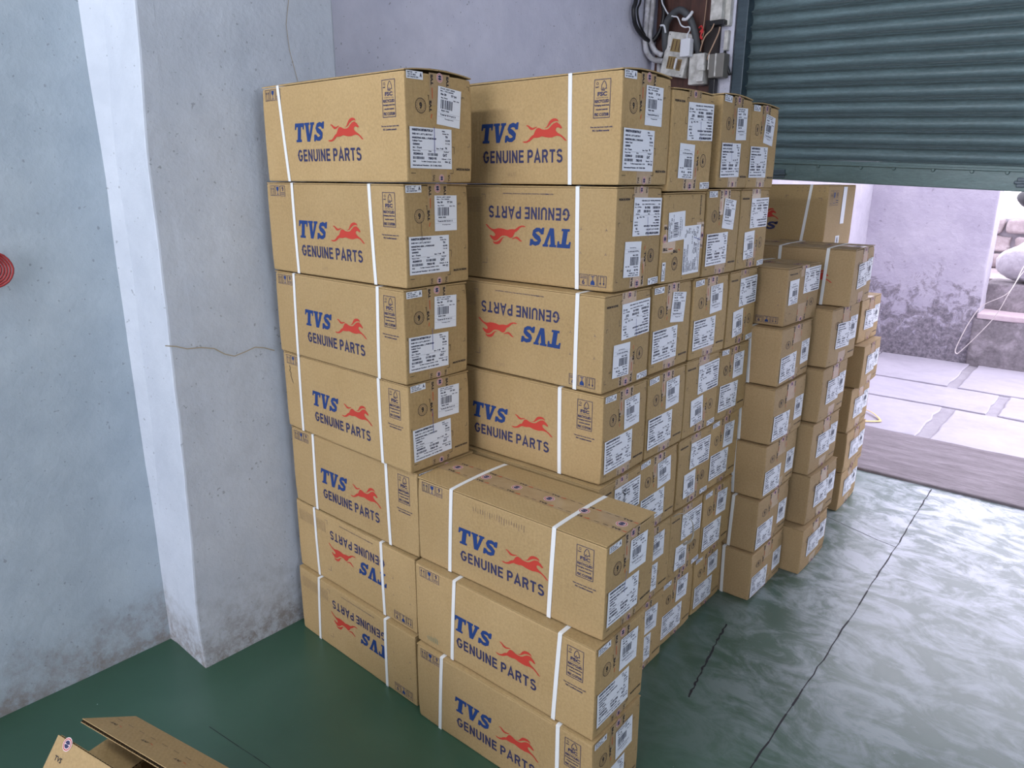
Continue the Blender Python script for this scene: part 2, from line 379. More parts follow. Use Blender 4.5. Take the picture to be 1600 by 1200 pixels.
HORSE_BODY = [(0.2924, 0.1015), (0.2992, 0.1027), (0.3075, 0.1027), (0.3156, 0.1065), (0.3209, 0.1115), (0.3276, 0.1162), (0.3323, 0.1175), (0.3355, 0.1225), (0.3394, 0.1288), (0.3433, 0.1328), (0.3499, 0.134), (0.3565, 0.132), (0.3618, 0.1298), (0.3697, 0.1288), (0.3788, 0.1293), (0.3852, 0.1318), (0.3927, 0.1378), (0.4003, 0.1428), (0.4091, 0.1448), (0.4141, 0.144), (0.4161, 0.1418), (0.4206, 0.1398), (0.4238, 0.1365), (0.4283, 0.1323), (0.4272, 0.1298), (0.4228, 0.1295), (0.4196, 0.1313), (0.4145, 0.1328), (0.4095, 0.1318), (0.407, 0.1283), (0.4084, 0.1245), (0.4149, 0.1197), (0.4213, 0.117), (0.429, 0.113), (0.4354, 0.1085), (0.4405, 0.1042), (0.4443, 0.1015), (0.4419, 0.1002), (0.4368, 0.1017), (0.4304, 0.1072), (0.4227, 0.1115), (0.4126, 0.113), (0.405, 0.112), (0.3961, 0.1097), (0.3845, 0.1097), (0.3741, 0.1107), (0.3649, 0.1127), (0.3596, 0.113), (0.3517, 0.111), (0.3424, 0.1102), (0.3331, 0.1102), (0.3264, 0.1062), (0.3197, 0.1022), (0.3103, 0.0992), (0.302, 0.0987)]
HORSE_MANE = [(0.367, 0.1333), (0.3735, 0.1335), (0.3786, 0.137), (0.3823, 0.1425), (0.386, 0.1478), (0.3911, 0.1518), (0.3987, 0.1541), (0.4063, 0.1541), (0.4127, 0.1516), (0.4159, 0.148), (0.416, 0.1452), (0.4141, 0.1468), (0.4077, 0.1478), (0.4001, 0.1465), (0.3926, 0.1433), (0.3863, 0.1385), (0.38, 0.134), (0.3735, 0.1323)]
HORSE_TAIL = [(0.3056, 0.1403), (0.311, 0.142), (0.3164, 0.1403), (0.3219, 0.1368), (0.33, 0.1343), (0.3366, 0.1358), (0.3419, 0.137), (0.3459, 0.1362), (0.342, 0.1348), (0.3354, 0.1318), (0.33, 0.1298), (0.3233, 0.1295), (0.3179, 0.1325), (0.3144, 0.1363), (0.311, 0.1388)]
def horse(a, x0, y0, sx, mi=iRED, layer=0):
    for P in (HORSE_BODY, HORSE_MANE, HORSE_TAIL):
        a.poly([(x0+(p-0.2924)*sx, y0+(q-0.0987)*sx) for p, q in P], mi, layer)
def tvs(a, x0, y0, wd, h, mi=iBLUE, layer=0):
    """heavy slanted slab letters T V S; unit frame 3.0 wide, 1 high"""
    def T(pts, ox): return [(x0+(ox+px+0.16*py)*wd/3.05, y0+py*h) for px, py in pts]
    a.poly(T([(0.22, 0), (0.78, 0), (0.78, 0.13), (0.66, 0.13), (0.66, 0.80), (0.80, 0.80), (0.84, 0.66), (0.95, 0.66), (0.95, 1.0), (0.03, 1.0), (0.03, 0.66), (0.14, 0.66), (0.18, 0.80), (0.34, 0.80), (0.34, 0.13), (0.22, 0.13)], 0), mi, layer)
    a.poly(T([(0.34, 0), (0.62, 0), (0.90, 0.87), (0.98, 0.87), (0.98, 1.0), (0.58, 1.0), (0.58, 0.87), (0.66, 0.87), (0.53, 0.36), (0.42, 0.87), (0.50, 0.87), (0.50, 1.0), (0.0, 1.0), (0.0, 0.87), (0.10, 0.87)], 1.0), mi, layer)
    cl = [(.80, .74), (.72, .83), (.52, .88), (.30, .82), (.24, .70), (.34, .58), (.56, .48), (.72, .36), (.72, .22), (.56, .13), (.36, .12), (.22, .22)]
    Lf, Rt = [], []
    for i, p in enumerate(cl):
        q0 = Vector(cl[max(0, i-1)]); q1 = Vector(cl[min(len(cl)-1, i+1)]); d = (q1-q0).normalized(); n = Vector((-d.y, d.x))
        hw = 0.115 if 2 <= i <= 9 else 0.10
        if 5 <= i <= 7: hw = 0.135
        Lf.append(Vector(p)+n*hw); Rt.append(Vector(p)-n*hw)
    for i in range(len(cl)-1):
        q = T([Lf[i], Lf[i+1], Rt[i+1], Rt[i]], 2.0); a.add(q, [(0, 1, 2, 3)], mi, layer)
    a.poly(T([(.74, .64), (.94, .64), (.94, 1.0), (.80, 1.0), (.70, .88)], 2.0), mi, layer)
    a.poly(T([(.02, 0), (.16, 0), (.26, .12), (.24, .36), (.02, .36)], 2.0), mi, layer)
def arc(cx, cy, rx, ry, a0, a1, n=10):
    return [(cx+rx*math.cos(math.radians(a0+(a1-a0)*i/n)), cy+ry*math.sin(math.radians(a0+(a1-a0)*i/n))) for i in range(n+1)]
def block_text(a, t, x0, y0, x1, y1, mi):
    k = .094; K = 1-k     # half stroke
    G = {'G': (.74, [arc(.37, .5, .295, K-.5, 40, 180, 9)+arc(.37, .5, .295, K-.5, 180, 322, 9)+[(.655, .46), (.40, .46)]]),
         'E': (.60, [[(.60, K), (k, K), (k, k), (.61, k)], [(k, .52), (.56, .52)]]),
         'N': (.68, [[(k, 0), (k, 1)], [(.60, 0), (.60, 1)], [(.09, .93), (.59, .07)]]),
         'U': (.68, [[(k, 1), (k, .32)]+arc(.34, .34, .265, .265, 180, 360, 10)+[(.605, 1)]]),
         'I': (.16, [[(.08, 0), (.08, 1)]]),
         'P': (.64, [[(k, 0), (k, 1)], [(k, K), (.36, K)]+arc(.36, .70, .21, .225, 90, -90, 8)+[(k, .475)]]),
         'A': (.76, [[(.06, 0), (.38, .97), (.70, 0)], [(.18, .30), (.58, .30)]]),
         'R': (.70, [[(k, 0), (k, 1)], [(k, K), (.38, K)]+arc(.38, .705, .21, .22, 90, -90, 8)+[(k, .485)], [(.38, .48), (.62, 0)]]),
         'T': (.64, [[(0, K), (.64, K)], [(.32, 0), (.32, 1)]]),
         'S': (.68, [arc(.335, .715, .235, .21, 20, 180, 8)+arc(.335, .72, .235, .19, 180, 255, 4)+arc(.335, .30, .26, .21, 75, 0, 4)+arc(.335, .285, .26, .21, 0, -160, 9)])}
    tot = sum(G[c][0]+.17 if c != ' ' else .30 for c in t)-.17
    sx, sy = (x1-x0)/tot, y1-y0; x = 0
    for c in t:
        if c == ' ': x += .30; continue
        wd, strokes = G[c]
        for st in strokes:
            P = [Vector(p) for p in st]; Lp, Rp = [], []
            for i, p in enumerate(P):
                d0 = (P[i]-P[i-1]).normalized() if i else None; d1 = (P[i+1]-P[i]).normalized() if i < len(P)-1 else None
                if d0 is None: d0 = d1
                if d1 is None: d1 = d0
                n0 = Vector((-d0.y, d0.x)); n1 = Vector((-d1.y, d1.x)); mm = (n0+n1)
                mm = mm.normalized()/max(.45, mm.normalized().dot(n1)) if mm.length > .2 else n1
                Lp.append(p+mm*k); Rp.append(p-mm*k)
            for i in range(len(P)-1):
                q = [Lp[i], Lp[i+1], Rp[i+1], Rp[i]]
                a.add([(x0+(x+v.x)*sx, y0+v.y*sy) for v in q], [(0, 1, 2, 3)], mi)
        x += wd+.17
def icons(a, x0, z0, x1, z1, mi=iNAVY):
    wd = (x1-x0-0.006)/3; t = 0.0012
    for k in range(3):
        xa = x0+k*(wd+0.003); xb = xa+wd; a.frame(xa, z0, xb, z1, t, mi)
        cx = (xa+xb)/2; hh = z1-z0
        if k == 0:
            for s in (-1, 1):
                c = cx+s*wd*0.2; a.rect(c-0.0007, z0+hh*.15, c+0.0007, z0+hh*.75, mi); a.poly([(c-0.0028, z0+hh*.62), (c+0.0028, z0+hh*.62), (c, z0+hh*.86)], mi)
            a.rect(xa+wd*.2, z0+hh*.10, xb-wd*.2, z0+hh*.13, mi)
        elif k == 1:
            a.poly([(cx-wd*.26, z1-hh*.12), (cx-wd*.24, z1-hh*.38), (cx-wd*.08, z1-hh*.52), (cx+wd*.08, z1-hh*.52), (cx+wd*.24, z1-hh*.38), (cx+wd*.26, z1-hh*.12)], iBLUE)
            a.rect(cx-0.0009, z0+hh*.16, cx+0.0009, z1-hh*.5, iBLUE); a.rect(cx-wd*.22, z0+hh*.12, cx+wd*.22, z0+hh*.17, iBLUE)
        else:
            a.text('9', cx-wd*.17, z0+hh*.45, cx+wd*.17, z1-hh*.10, mi, 0.03)
            a.rect(xa+wd*.12, z0+hh*.30, xb-wd*.12, z0+hh*.36, mi); a.rect(xa+wd*.12, z0+hh*.16, xb-wd*.12, z0+hh*.21, mi)
def tree(a, cx, z0, h, wd, t):
    pts = [(-.5, .18), (-.42, .30), (-.46, .5), (-.30, .72), (-.18, .9), (0, 1), (.18, .9), (.32, .68), (.44, .46), (.40, .30), (.5, .2), (.12, .22), (.10, .02), (-.10, .02), (-.10, .2)]
    a.pline([(cx+p*wd, z0+q*h) for p, q in pts], t, iNAVY)
    a.pline([(cx-.5*wd, z0+.18*h), (cx-.32*wd, z0+.0*h), (cx-.1*wd, z0+.35*h)], t, iNAVY)
def fsc(a, x0, z0, x1, z1):
    wd, hh = x1-x0, z1-z0; a.frame(x0, z0, x1, z1, 0.0014, iNAVY)
    tree(a, x0+wd*.60, z0+hh*.70, hh*.25, wd*.34, 0.0016)
    a.ring(x0+wd*.2, z0+hh*.89, 0.0022, 0.0032, iNAVY, 12); a.text('100%', x0+wd*.08, z0+hh*.78, x0+wd*.30, z0+hh*.815, iNAVY, 0.045)
    a.text('FSC', x0+wd*.22, z0+hh*.565, x0+wd*.80, z0+hh*.675, iNAVY, 0.045)
    a.text('www.fsc.org', x0+wd*.14, z0+hh*.505, x0+wd*.86, z0+hh*.54, iNAVY, 0.01)
    a.text('RECYCLED', x0+wd*.07, z0+hh*.395, x0+wd*.93, z0+hh*.475, iNAVY, 0.045)
    a.text('Packaging made from', x0+wd*.06, z0+hh*.295, x0+wd*.94, z0+hh*.355, iNAVY, 0.045)
    a.text('recycled material', x0+wd*.14, z0+hh*.19, x0+wd*.86, z0+hh*.25, iNAVY, 0.045)
    a.text('FSC C137338', x0+wd*.08, z0+hh*.05, x0+wd*.92, z0+hh*.135, iNAVY, 0.045)
def logo_parts(dx, dz):
    t, h_, g_ = Art(), Art(), Art()
    tvs(t, 0.1455+dx, 0.1010+dz, 0.1385, 0.0470); horse(h_, 0.2985+dx, 0.0985+dz, 0.957)
    block_text(g_, 'GENUINE PARTS', 0.1590+dx, 0.0515+dz, 0.4320+dx, 0.0820+dz, iNAVY)
    return {'brand_lettering': t, 'horse_emblem': h_, 'product_lettering': g_}
def art_front_a():
    d = logo_parts(0, 0); i_, f_, a = Art(), Art(), Art(); icons(i_, 0.018, 0.211, 0.094, 0.239)
    fsc(f_, 0.521, 0.146, 0.568, 0.228)
    a.text('This tray has been made with', 0.513, 0.1245, 0.577, 0.1285, iNAVY, 0.04)
    a.text('FSC Certified material', 0.520, 0.1175, 0.568, 0.1215, iNAVY, 0.04)
    d.update(handling_icons=i_, recycling_mark=f_, fine_print=a); return d
def art_front_b():
    d = logo_parts(-0.0215, 0.004); i_, a = Art(), Art(); icons(i_, 0.0195, 0.211, 0.101, 0.239)
    rn = random.Random(4)
    for k in range(9):
        a.text(rn.choice(('Manufactured and packed by the spare parts division', 'For consumer complaints contact customer care manager', 'Address and telephone as given on the carton label', 'Net quantity and month of packing as on the label')),
               0.435, 0.034+k*0.0044, 0.585, 0.0368+k*0.0044, iFAINT, 0.01)
    a.pline([(0.424, 0.040), (0.424, 0.026), (0.438, 0.026)], 0.0008, iNAVY)
    a.text('RECOMMENDED PACKING FOR PROTECTION AND TRANSPORT', 0.190, 0.0215, 0.360, 0.0245, iNAVY, 0.008)
    a.pline([(0.418, 0.190), (0.418, 0.207), (0.436, 0.207)], 0.0009, iNAVY)
    for x in (0.025, 0.100):
        for z in (0.103, 0.160):
            for k in range(3): a.line((x, z), (x+0.004*math.cos(2.1*k+.6), z+0.004*math.sin(2.1*k+.6)), 0.0007, iNAVY)
    d.update(handling_icons=i_, fine_print=a); return d
def art_end():
    a = Art(); cx, cz = 0.048, 0.172
    a.ring(cx, cz, 0.0156, 0.0170, iBLACK, 26); a.ring(cx, cz, 0.0102, 0.0108, iFAINT, 22)
    for k in range(16):
        t = 2*PI*k/16; a.line((cx+.0115*math.cos(t), cz+.0115*math.sin(t)), (cx+.0145*math.cos(t), cz+.0145*math.sin(t)), 0.0018, iFAINT)
    a.text('9', cx-.0045, cz-.0078, cx+.0045, cz+.0078, iBLACK, 0.05)
    a.text('MADE IN INDIA', 0.165, 0.0292, 0.215, 0.0348, iBLACK, 0.04)
    a.pline([(0.205, 0.226), (0.213, 0.226), (0.213, 0.217)], 0.001, iBLACK)
    a.pline([(0.205, 0.086), (0.213, 0.086), (0.213, 0.095)], 0.001, iBLACK)
    a.pline([(0.008, 0.126), (0.008, 0.118)], 0.0012, iBLACK); a.pline([(0.012, 0.022), (0.027, 0.022)], 0.0012, iBLACK)
    a.pline([(0.142, 0.022), (0.153, 0.022), (0.153, 0.032)], 0.0012, iBLACK)
    a.pline([(0.149, 0.084), (0.157, 0.084), (0.157, 0.068)], 0.0012, iBLACK)
    a.pline([(0.070, 0.196), (0.076, 0.196)], 0.001, iBLACK)
    a.text('QTY', 0.184, 0.196, 0.196, 0.201, iBLACK, 0.0)
    return a
def roundel(a, cx, cz, r, layer=1):
    a.disc(cx, cz, r, iTW, 20, layer); a.ring(cx, cz, r*.72, r*.86, iRED, 18, layer+1); a.disc(cx, cz, r*.58, iTW, 16, layer+1)
    a.ring(cx, cz, 0.0, r*.56, iNAVY, 8, layer+2, 0.2, PI-.2); a.ring(cx, cz, 0.0, r*.56, iNAVY, 8, layer+2, PI+.2, 2*PI-.2)
def art_tape_top():                     # runs along x, centred on v = 0
    a = Art()
    for k in range(7):
        x = 0.045+k*0.105
        if x > .59: break
        roundel(a, x, 0.0, 0.0145)
        for s in (-1, 1):
            a.text('TVS', x-0.012, s*0.027-0.0036, x+0.013, s*0.027+0.0036, iBLACK, 0.03, layer=1)
            horse(a, x+0.015, s*0.027-0.004, 0.13, iOR, 1)
            for q in range(2): a.line((x+0.046+q*0.024, s*0.027), (x+0.060+q*0.024, s*0.027), 0.0013, iBLACK, 1)
    return a
def art_tape_end():
    a = Art(); c = W1/2
    roundel(a, c, 0.2375, 0.0105); roundel(a, c, 0.0105, 0.0088)
    for s in (-1, 1):
        a.text('TVS', c+s*0.026-0.0040, 0.219, c+s*0.026+0.0040, 0.243, iBLACK, 0.06, 90, 1)
        a.line((c+s*0.026, 0.190), (c+s*0.026, 0.214), 0.0022, iOR, 1)
        a.text('TVS', c+s*0.026-0.0035, 0.003, c+s*0.026+0.0035, 0.018, iBLACK, 0.02, 90, 1)
    a.text('TVS', 0.0750, 0.160, 0.0830, 0.186, iBLACK, 0.06, 90, 1); a.pline([(0.0735, 0.186), (0.0735, 0.197)], 0.0012, iBLACK, 1)
    a.line((0.080, 0.146), (0.083, 0.156), 0.0025, iOR, 1)
    return a
def art_shipping():                     # local frame centred on 0, 0.138 x 0.092
    a = Art(); w_, h_ = 0.138, 0.092; X = lambda t: -w_/2+t*w_; Y = lambda t: -h_/2+t*h_
    a.rect(X(0), Y(0), X(1), Y(1), iPAPER, 0)
    def t(s, x0, x1, y, hh, b=0.03): a.text(s, X(x0), Y(y-hh), X(x1), Y(y), iINK, b+.03, 0, 1)
    t('MARKETON DISTRIBUTOR LLP', .05, .54, .965, .062, .045); t('SHED NO 1, SCT 2, SECTOR 7', .05, .53, .855, .05, .03)
    t('MARKETING AREA, 1, PUNE ROAD', .05, .62, .765, .055, .04); t('Callidus Trust', .05, .28, .69, .042); t('22000001', .06, .22, .615, .05)
    t('Isr : Trust', .06, .27, .53, .045); t('PSN.', .76, .84, .955, .035); t('Order No', .77, .93, .895, .035); t('TN', .84, .90, .83, .055, .05)
    t('DL/HR', .84, .96, .735, .045); t('7 5 10', .84, .95, .655, .04); t('Inv. 7 05', .62, .79, .525, .04); t('7K', .83, .89, .545, .05)
    a.rect(X(.03), Y(.455), X(.97), Y(.458), iINK, 1)
    t('Part No', .06, .24, .445, .03); t('Qty', .42, .50, .445, .035); t('Packed', .80, .92, .445, .03)
    t('3230013', .07, .29, .385, .058, .04); a.bars(X(.41), Y(.32), X(.65), Y(.385), iINK, 5, 18, 1); t('GAT', .77, .88, .385, .075, .02)
    a.bars(X(.06), Y(.225), X(.33), Y(.29), iINK, 7, 20, 1); t('7SK0 95', .42, .62, .285, .062, .03); t('Wheel - 7 18', .74, .97, .265, .035)
    t('KG', .06, .12, .19, .04); t('To Main Company Limited - 19 20', .25, .72, .19, .042); t('956', .82, .90, .20, .045); t('IC', .92, .97, .20, .06)
    t('International Number : 20 13 856 9534', .05, .74, .10, .042)
    return a
def art_barcode():                      # 0.079 x 0.086
    a = Art(); w_, h_ = 0.079, 0.086; X = lambda t: -w_/2+t*w_; Y = lambda t: -h_/2+t*h_
    a.rect(X(0), Y(0), X(1), Y(1), iPAPER, 0)
    def t(s, x0, x1, y, hh, b=0.02): a.text(s, X(x0), Y(y-hh), X(x1), Y(y), iINK, b+.03, 0, 1)
    t('PICK LIST 2020', .10, .72, .97, .035); t('Bin : TN 22000', .10, .66, .91, .035); t('No 30', .12, .36, .84, .06, .03); t('77 34', .56, .80, .84, .06, .03)
    t('Sta 7024', .13, .42, .735, .035); t('GR 196', .66, .92, .715, .035); a.bars(X(.13), Y(.43), X(.64), Y(.67), iINK, 3, 15, 1)
    t('9030 1900', .16, .50, .405, .045); a.rect(X(.03), Y(.325), X(.97), Y(.328), iINK, 1); t('Total # 30 N # 2 2', .12, .80, .30, .05)
    a.rect(X(.03), Y(.215), X(.97), Y(.218), iINK, 1); t('Transporter', .32, .72, .19, .035)
    return a
def art_corner():                       # 0.052 x 0.016
    a = Art(); w_, h_ = 0.052, 0.017; X = lambda t: -w_/2+t*w_; Y = lambda t: -h_/2+t*h_
    a.rect(X(0), Y(0), X(1), Y(1), iPAPER, 0)
    def t(s, x0, x1, y, hh, b=0.02): a.text(s, X(x0), Y(y-hh), X(x1), Y(y), iINK, b+.03, 0, 1)
    t('GST IN', .06, .36, .9, .2); t('27', .52, .66, .9, .17); t('N 9 RK', .10, .60, .62, .2); t('29 56/4120', .06, .72, .34, .2); t('A', .80, .94, .85, .55, .05)
    return a
H_FRONT = logo_parts(0.085, 0.0); del H_FRONT['product_lettering']
A_FRONT, B_FRONT, A_END, A_TT, A_TE = art_front_a(), art_front_b(), art_end(), art_tape_top(), art_tape_end()
def label_mesh(name, art): return art.mesh(name, lambda a, b, l: (l, a, b))
ME_SHIP, ME_BAR, ME_COR = label_mesh('shipping_label', art_shipping()), label_mesh('barcode_label', art_barcode()), label_mesh('corner_label', art_corner())

# ---------------------------------------------------------------- room shell
def struct(name, me, parent=None):
    o = link(name, me, parent)
    if parent is None: o['kind'] = 'structure'
    return o
def plane_wall(name, p0, ux, uy, nx, ny, m, amp=0.004, sc=2.0):
    """uneven plaster sheet: grid p0 + s*ux + t*uy displaced along the normal"""
    bm = bmesh.new(); p0, ux, uy = Vector(p0), Vector(ux), Vector(uy); n = ux.cross(uy).normalized()
    V = [[bm.verts.new(p0+ux*i/nx+uy*j/ny) for i in range(nx+1)] for j in range(ny+1)]
    for row in V:
        for v in row: v.co += n*amp*noise.noise(v.co*sc)
    for j in range(ny):
        for i in range(nx): bm.faces.new((V[j][i], V[j][i+1], V[j+1][i+1], V[j+1][i]))
    return bm
ZC = 3.3
# floor slab
bm = box_bm(-0.45, 4.3, -5.0, 2.645, -0.12, 0.0)
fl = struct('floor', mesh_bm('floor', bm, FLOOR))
def groove(name, pts, wd, parent):
    a = Art(); rn = random.Random(len(pts)*7+3)
    P = []
    for p, q in zip(pts, pts[1:]):
        for k in range(14): P.append((p[0]+(q[0]-p[0])*k/14+rn.uniform(-.003, .003), p[1]+(q[1]-p[1])*k/14))
    P.append(pts[-1])
    for p, q in zip(P, P[1:]): a.line(p, q, wd*rn.uniform(.5, 1.3), iBLACK)
    o = link(name, a.mesh(name, lambda x, y, l: (x, y, 0.0006)), parent); return o
groove('floor_crack', [(1.371, 2.62), (1.392, 1.84), (1.408, 0.947), (1.415, 0.29), (1.43, -1.2)], 0.005, fl)
groove('floor_crack', [(1.083, 0.83), (1.127, 0.568), (1.16, 0.40)], 0.006, fl)
groove('floor_crack', [(1.05, 1.95), (1.30, 1.86), (1.392, 1.84)], 0.003, fl)
groove('floor_crack', [(0.18, -0.62), (1.1, -0.50)], 0.0015, fl)
# left wall, set back behind the pillar
bm = plane_wall('w', (-0.31, 2.45, -0.05), (0, -7.4, 0), (0, 0, ZC+.05), 120, 60, PL_BLUE, 0.007, 3.0)
for v in bm.verts:
    v.co.x -= 0.0
ext = bmesh.ops.extrude_face_region(bm, geom=bm.faces[:])
for g_ in ext['geom']:
    if isinstance(g_, bmesh.types.BMVert): g_.co.x = -0.45
bmesh.ops.recalc_face_normals(bm, faces=bm.faces[:])
me = mesh_bm('wall_left', bm, [PL_BLUE, PL_LILAC], True)
for p in me.polygons:
    if p.center.y > 0.14: p.material_index = 1
struct('wall_left', me)
# pillar (thickened piece of the left wall)
bm = box_bm(-0.318, -0.073, -0.506, 0.138, -0.02, ZC, 0.006)
slice_bm(bm, 5, 14, 70, (-.318, -.506, 0), (-.073, .138, ZC))
for v in bm.verts:
    if v.co.x > -0.30:
        d = noise.noise(v.co*3)*0.004+noise.noise(v.co*11)*0.0018
        v.co.x += d
        if v.co.y < -0.45: v.co.y += 0.022*v.co.z+d-0.0035+0.014*noise.noise(Vector((3, 1, v.co.z*2.2)))*0.5
        if v.co.z < 0.12 and v.co.y < -0.44: v.co.y += (0.12-v.co.z)*0.05
pil = struct('trim_1', mesh_bm('trim_1', bm, PL_PILLAR, False))
pil['label'] = 'pale blue plastered pillar beside the carton stacks'
def ribbon_x(name, pts, wd, x, m, parent):     # thin stain line on an x = const face
    a = Art()
    for p, q in zip(pts, pts[1:]): a.line(p, q, wd, 0)
    me = bpy.data.meshes.new(name); me.from_pydata([(x, p, q) for p, q in a.v], [], a.f); me.materials.append(m)
    return link(name, me, parent)
cr = [(-.500, 1.062), (-.470, 1.055), (-.44, 1.043), (-.40, 1.040), (-.36, 1.030), (-.33, 1.008), (-.30, 0.996), (-.265, 1.003), (-.23, 1.012), (-.20, 1.005), (-.165, .990)]
ribbon_x('wall_crack', cr, 0.0032, -0.0668, CRACK, pil)
ribbon_x('wall_crack', [(-.02, 2.02), (-.035, 1.95), (-.03, 1.88), (-.01, 1.80), (0.0, 1.70)], 0.002, -0.0672, CRACK, pil)
# back wall with the street door opening
XO, YB = 0.235, 2.45
def wall_box(name, x0, x1, y0, y1, z0, z1, m, parent=None):
    return struct(name, mesh_bm(name, box_bm(x0, x1, y0, y1, z0, z1), m), parent)
wb = wall_box('wall_back', -0.45, XO-0.065, YB, 2.62, -0.05, ZC, PL_LILAC)
struct('wall_back_right', mesh_bm('w', box_bm(2.95, 4.3, YB, 2.62, -0.05, ZC), PL_LILAC), wb)
struct('lintel', mesh_bm('w', box_bm(XO-.065, 2.95, YB+.02, 2.62, 2.75, ZC), PL_LILAC), wb)
wall_box('wall_right', 4.16, 4.3, -4.98, YB, -0.05, ZC, PL_BLUE)
wr = wall_box('wall_rear', -0.45, -0.35, -5.1, -4.98, -0.05, ZC, PL_BLUE)
struct('wall_rear_right', mesh_bm('w', box_bm(2.9, 4.3, -5.1, -4.98, -0.05, ZC), PL_BLUE), wr)
struct('wall_rear_lintel', mesh_bm('w', box_bm(-0.35, 2.9, -5.1, -4.98, 2.95, ZC), PL_BLUE), wr)
wall_box('ceiling', -0.45, 4.3, -5.1, 2.62, ZC, ZC+0.12, CEIL)
# tube lamp
t = empty('tube_lamp', (0.1, -2.14, 3.16)); tag(t, 'white ceiling tube lamp behind the camera', 'lamp')
link('lamp_housing', mesh_bm('h', box_bm(-.64, .64, -.03, .03, .05, .135, .006), WHITEP), t)
link('lamp_tube', tube_me('tube', [(-.6, 0, .028), (0, 0, .028), (.6, 0, .028)], .013, LAMP, 10), t)

# ---------------------------------------------------------------- rolling shutter
SY = 2.50; PITCH = 0.0703; SL = -0.043
door = empty('door_1', (0, SY, 0)); tag(door, 'dark green steel rolling shutter half raised above the street doorway', None, None, 'structure')
def slat_mesh():
    bm = bmesh.new(); prof = []
    H = PITCH
    # from top: hooked groove, then a rounded belly that faces the room
    for t, y in ((1.06, .020), (1.0, .020), (.925, .018), (.92, -.004), (.90, -.003), (.82, .0065), (.68, .0145), (.52, .0175), (.36, .0155), (.22, .0085), (.12, -.002), (.085, -.0110), (.055, -.0150), (.02, -.0125), (.0, .010)):
        prof.append((y, t*H))
    n = 28; rows = []
    for i in range(n+1):
        x = 0.165+(3.0-0.165)*i/n
        rows.append([bm.verts.new((x, y+0.0016*noise.noise(Vector((x*2.5, zz*20, 1))), zz+SL*(x-0.43)+0.0012*noise.noise(Vector((x*3, 0, 7))))) for y, zz in prof])
    for i in range(n):
        for k in range(len(prof)-1): bm.faces.new((rows[i][k], rows[i][k+1], rows[i+1][k+1], rows[i+1][k]))
    bmesh.ops.solidify(bm, geom=bm.faces[:], thickness=0.0012)
    bmesh.ops.recalc_face_normals(bm, faces=bm.faces[:])
    return mesh_bm('slat', bm, SHUT, True)
sm = slat_mesh()
for k in range(17):
    s = link('slat', sm, door); s.location = (0, 0, 1.628+k*PITCH)
bm = box_bm(0.20, 3.0, -0.014, 0.012, 1.524, 1.628, 0.004)
for i in range(24): box_bm(0.2+i*.115, 0.2+i*.115+.002, -.0148, -.013, 1.53, 1.62, 0, bm)
for v in bm.verts: v.co.z += SL*(v.co.x-0.43)
link('bottom_bar', mesh_bm('bar', bm, SHUTBAR), door)
bm = box_bm(0.20, 3.0, -0.024, -0.012, 1.604, 1.616, 0.003)
for v in bm.verts: v.co.z += SL*(v.co.x-0.43)
link('bar_lip', mesh_bm('lip', bm, SHUTBAR), door)
def bolt(x, z):
    bm = bmesh.new(); bmesh.ops.create_cone(bm, cap_ends=True, segments=10, radius1=.009, radius2=.006, depth=.008, matrix=Matrix.Translation((x, -.018, z)) @ Matrix.Rotation(PI/2, 4, 'X'))
    return mesh_bm('bolt', bm, SHUTBAR)
for x, z in ((.66, 1.592), (.862, 1.584), (1.008, 1.579), (1.173, 1.572), (1.327, 1.565), (1.46, 1.56)): link('bolt', bolt(x, z-.004), door)
bm = box_bm(.425, .497, -.024, -.012, 1.532, 1.574, .003); box_bm(.44, .505, -.032, -.022, 1.546, 1.556, .002, bm)
link('latch', mesh_bm('latch', bm, RAILM), door)
bm = box_bm(1.49, 1.60, -.030, -.012, 1.508, 1.522, .004); box_bm(1.5, 1.53, -.026, -.012, 1.495, 1.535, .003, bm)
link('latch', mesh_bm('latch', bm, RAILM), door)
bm = box_bm(.180, .238, -.055, .05, 0, 3.2, .004)
link('guide_rail', mesh_bm('rail', bm, RAILM), door)
link('guide_rail', mesh_bm('rail', box_bm(2.9, 2.96, -.055, .05, 0, 3.2, .004), RAILM), door)

